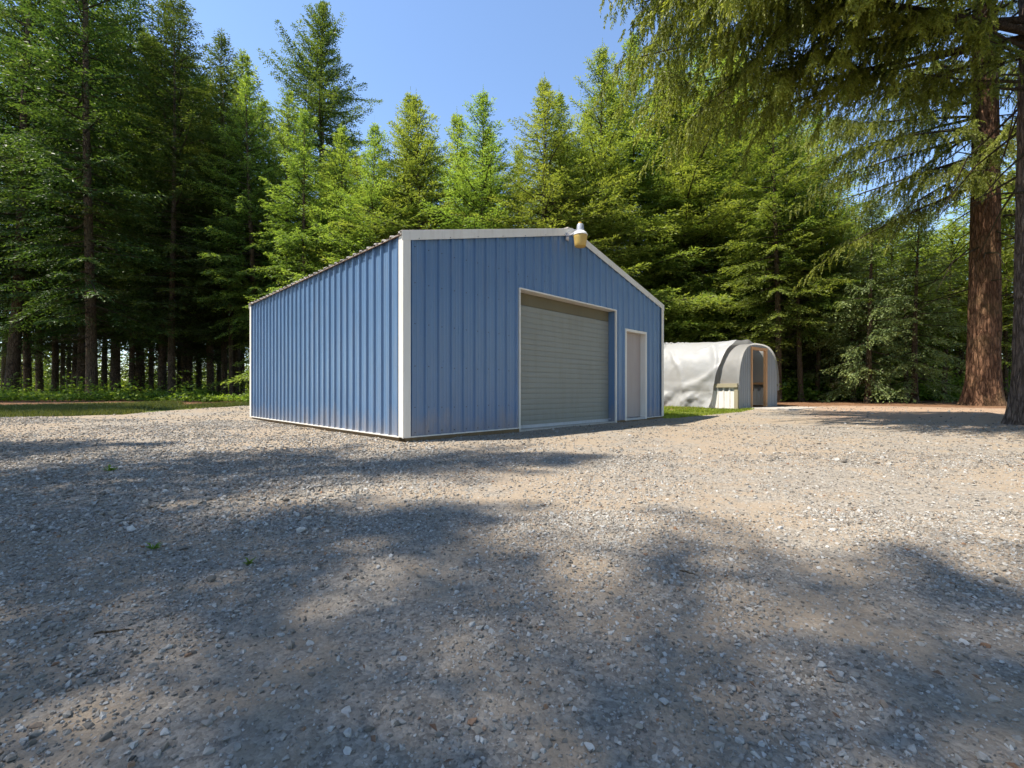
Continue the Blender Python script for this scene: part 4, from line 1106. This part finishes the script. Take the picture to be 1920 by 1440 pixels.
leaves('brush', sp, 'bright leafy brush along the field beyond the left belt', M['leaf'], 0.20, per=150)
sp = []
for k in range(420):
    d = RNG.uniform(19, 34); x = d * RNG.uniform(0.50, 1.25); sp.append((x, d, RNG.uniform(.4, 1.2), RNG.uniform(.3, 1.7)))
leaves('undergrowth', sp, 'sunlit leafy brush deep under the right hand wood', M['leaf'], 0.11, per=110)
sp = []
for k in range(300):
    d = RNG.uniform(38, 60); x = d * RNG.uniform(-0.5, 1.3); sp.append((x, d, RNG.uniform(1.5, 3), RNG.uniform(2, 5.5)))
leaves('far_wood', sp, 'far mass of green leaves closing the view behind the firs', M['leaf'], 0.33, 'wood', per=110)

def grass_field(name, pts, h0, h1, label, gm='grass'):
    x, y = pts; n = len(x); z = gz(x, y) - 0.03
    h = RNG.uniform(h0, h1, n); a = RNG.uniform(0, 6.28, n); w = RNG.uniform(.004, .009, n) * 1.6; b = RNG.uniform(.1, .6, n) * h
    wx, wy = np.cos(a) * w, np.sin(a) * w; la = RNG.uniform(0, 6.28, n)
    p0 = np.stack([x - wx, y - wy, z], -1); p1 = np.stack([x + wx, y + wy, z], -1); p2 = np.stack([x + np.cos(la) * b, y + np.sin(la) * b, z + h], -1)
    V = np.stack([p0, p1, p2], 1).reshape(-1, 3)
    t = np.repeat(np.clip(RNG.normal(.45, .2, n) + .6 * (fbm(x * .6, y * .6, 3) - .45), 0, 1), 3)
    return tag(link(name, mesh_np(name, V, np.arange(3 * n).reshape(-1, 3), M[gm], False, {'tint': t})), label, 'grass', kind='stuff')
n = 70000
a = RNG.uniform(math.radians(-56), math.radians(-26), n); r = RNG.uniform(0, 1, n) * 5.2 - 0.5 + yard_r(a)
x, y = r * np.sin(a), r * np.cos(a); ok = (RNG.random(n) < smooth01((fbm(x * .5 + 1, y * .5, 3) - .22) / .2)) & ~in_shed(x, y, .1)
grass_field('grass', (x[ok], y[ok]), .04, .13, 'shaded green grass strip between the gravel and the left forest', 'painted_shade_grass')
n = 26000
a = RNG.uniform(math.radians(14), math.radians(28.3), n); r = RNG.uniform(-0.9, 4.2, n) + yard_r(a)
x, y = r * np.sin(a), r * np.cos(a); ok = ~in_shed(x, y, .06)
gx, gy = x - G0[0], y - G0[1]; lu = gx * math.cos(ga) + gy * math.sin(ga); lv = -gx * math.sin(ga) + gy * math.cos(ga)
ok &= ~((lu > -0.12) & (lv > -0.1)) & (RNG.random(n) < smooth01((fbm(x * 1.2, y * 1.2, 3) - .25) / .2))
grass_field('grass', (x[ok], y[ok]), .03, .10, 'bright yellow green grass patch between the shed and the tarp')

# ------------------------------------------------------------------ light, sky, camera
sdir = Vector((0.566, 0.140, -1.0)).normalized()
el = math.asin(-sdir.z); rot = math.atan2(-sdir.x, -sdir.y)
sl = bpy.data.lights.new('sun', 'SUN'); sl.energy = 5.0; sl.angle = math.radians(0.53); sl.color = (1.0, 0.92, 0.79)
so = bpy.data.objects.new('sun', sl); COL.objects.link(so); so.rotation_euler = sdir.to_track_quat('-Z', 'Y').to_euler(); so.location = (-12, -2, 25)
wd = bpy.data.worlds.new('World'); SC.world = wd; wd.use_nodes = True
nt = wd.node_tree; nt.nodes.clear()
sk = nt.nodes.new('ShaderNodeTexSky'); sk.sky_type = 'NISHITA'; sk.sun_disc = False; sk.sun_elevation = el; sk.sun_rotation = rot
sk.altitude = 100; sk.air_density = 1.0; sk.dust_density = 0.1; sk.ozone_density = 2.5
bg = nt.nodes.new('ShaderNodeBackground'); bg.inputs[1].default_value = 0.15
wo = nt.nodes.new('ShaderNodeOutputWorld'); L(nt, sk.outputs[0], bg.inputs[0]); L(nt, bg.outputs[0], wo.inputs[0])

cd = bpy.data.cameras.new('camera'); cd.sensor_width = 36; cd.lens = 36 * F / 1920; cd.shift_y = (HZ - 720) / 1920
cd.clip_start = 0.05; cd.clip_end = 2000
co = bpy.data.objects.new('camera', cd); COL.objects.link(co); co.location = (0, 0, CAMH); co.rotation_euler = (math.pi / 2, 0, 0)
SC.camera = co
SC.render.engine = 'CYCLES'
cy = SC.cycles
cy.max_bounces = 5; cy.diffuse_bounces = 3; cy.adaptive_threshold = 0.025; cy.glossy_bounces = 2; cy.transmission_bounces = 4; cy.transparent_max_bounces = 4
cy.use_denoising = True
cy.sample_clamp_indirect = 6
SC.view_settings.view_transform = 'Standard'; SC.view_settings.look = 'None'
SC.view_settings.exposure = 0.95; SC.view_settings.gamma = 1.0
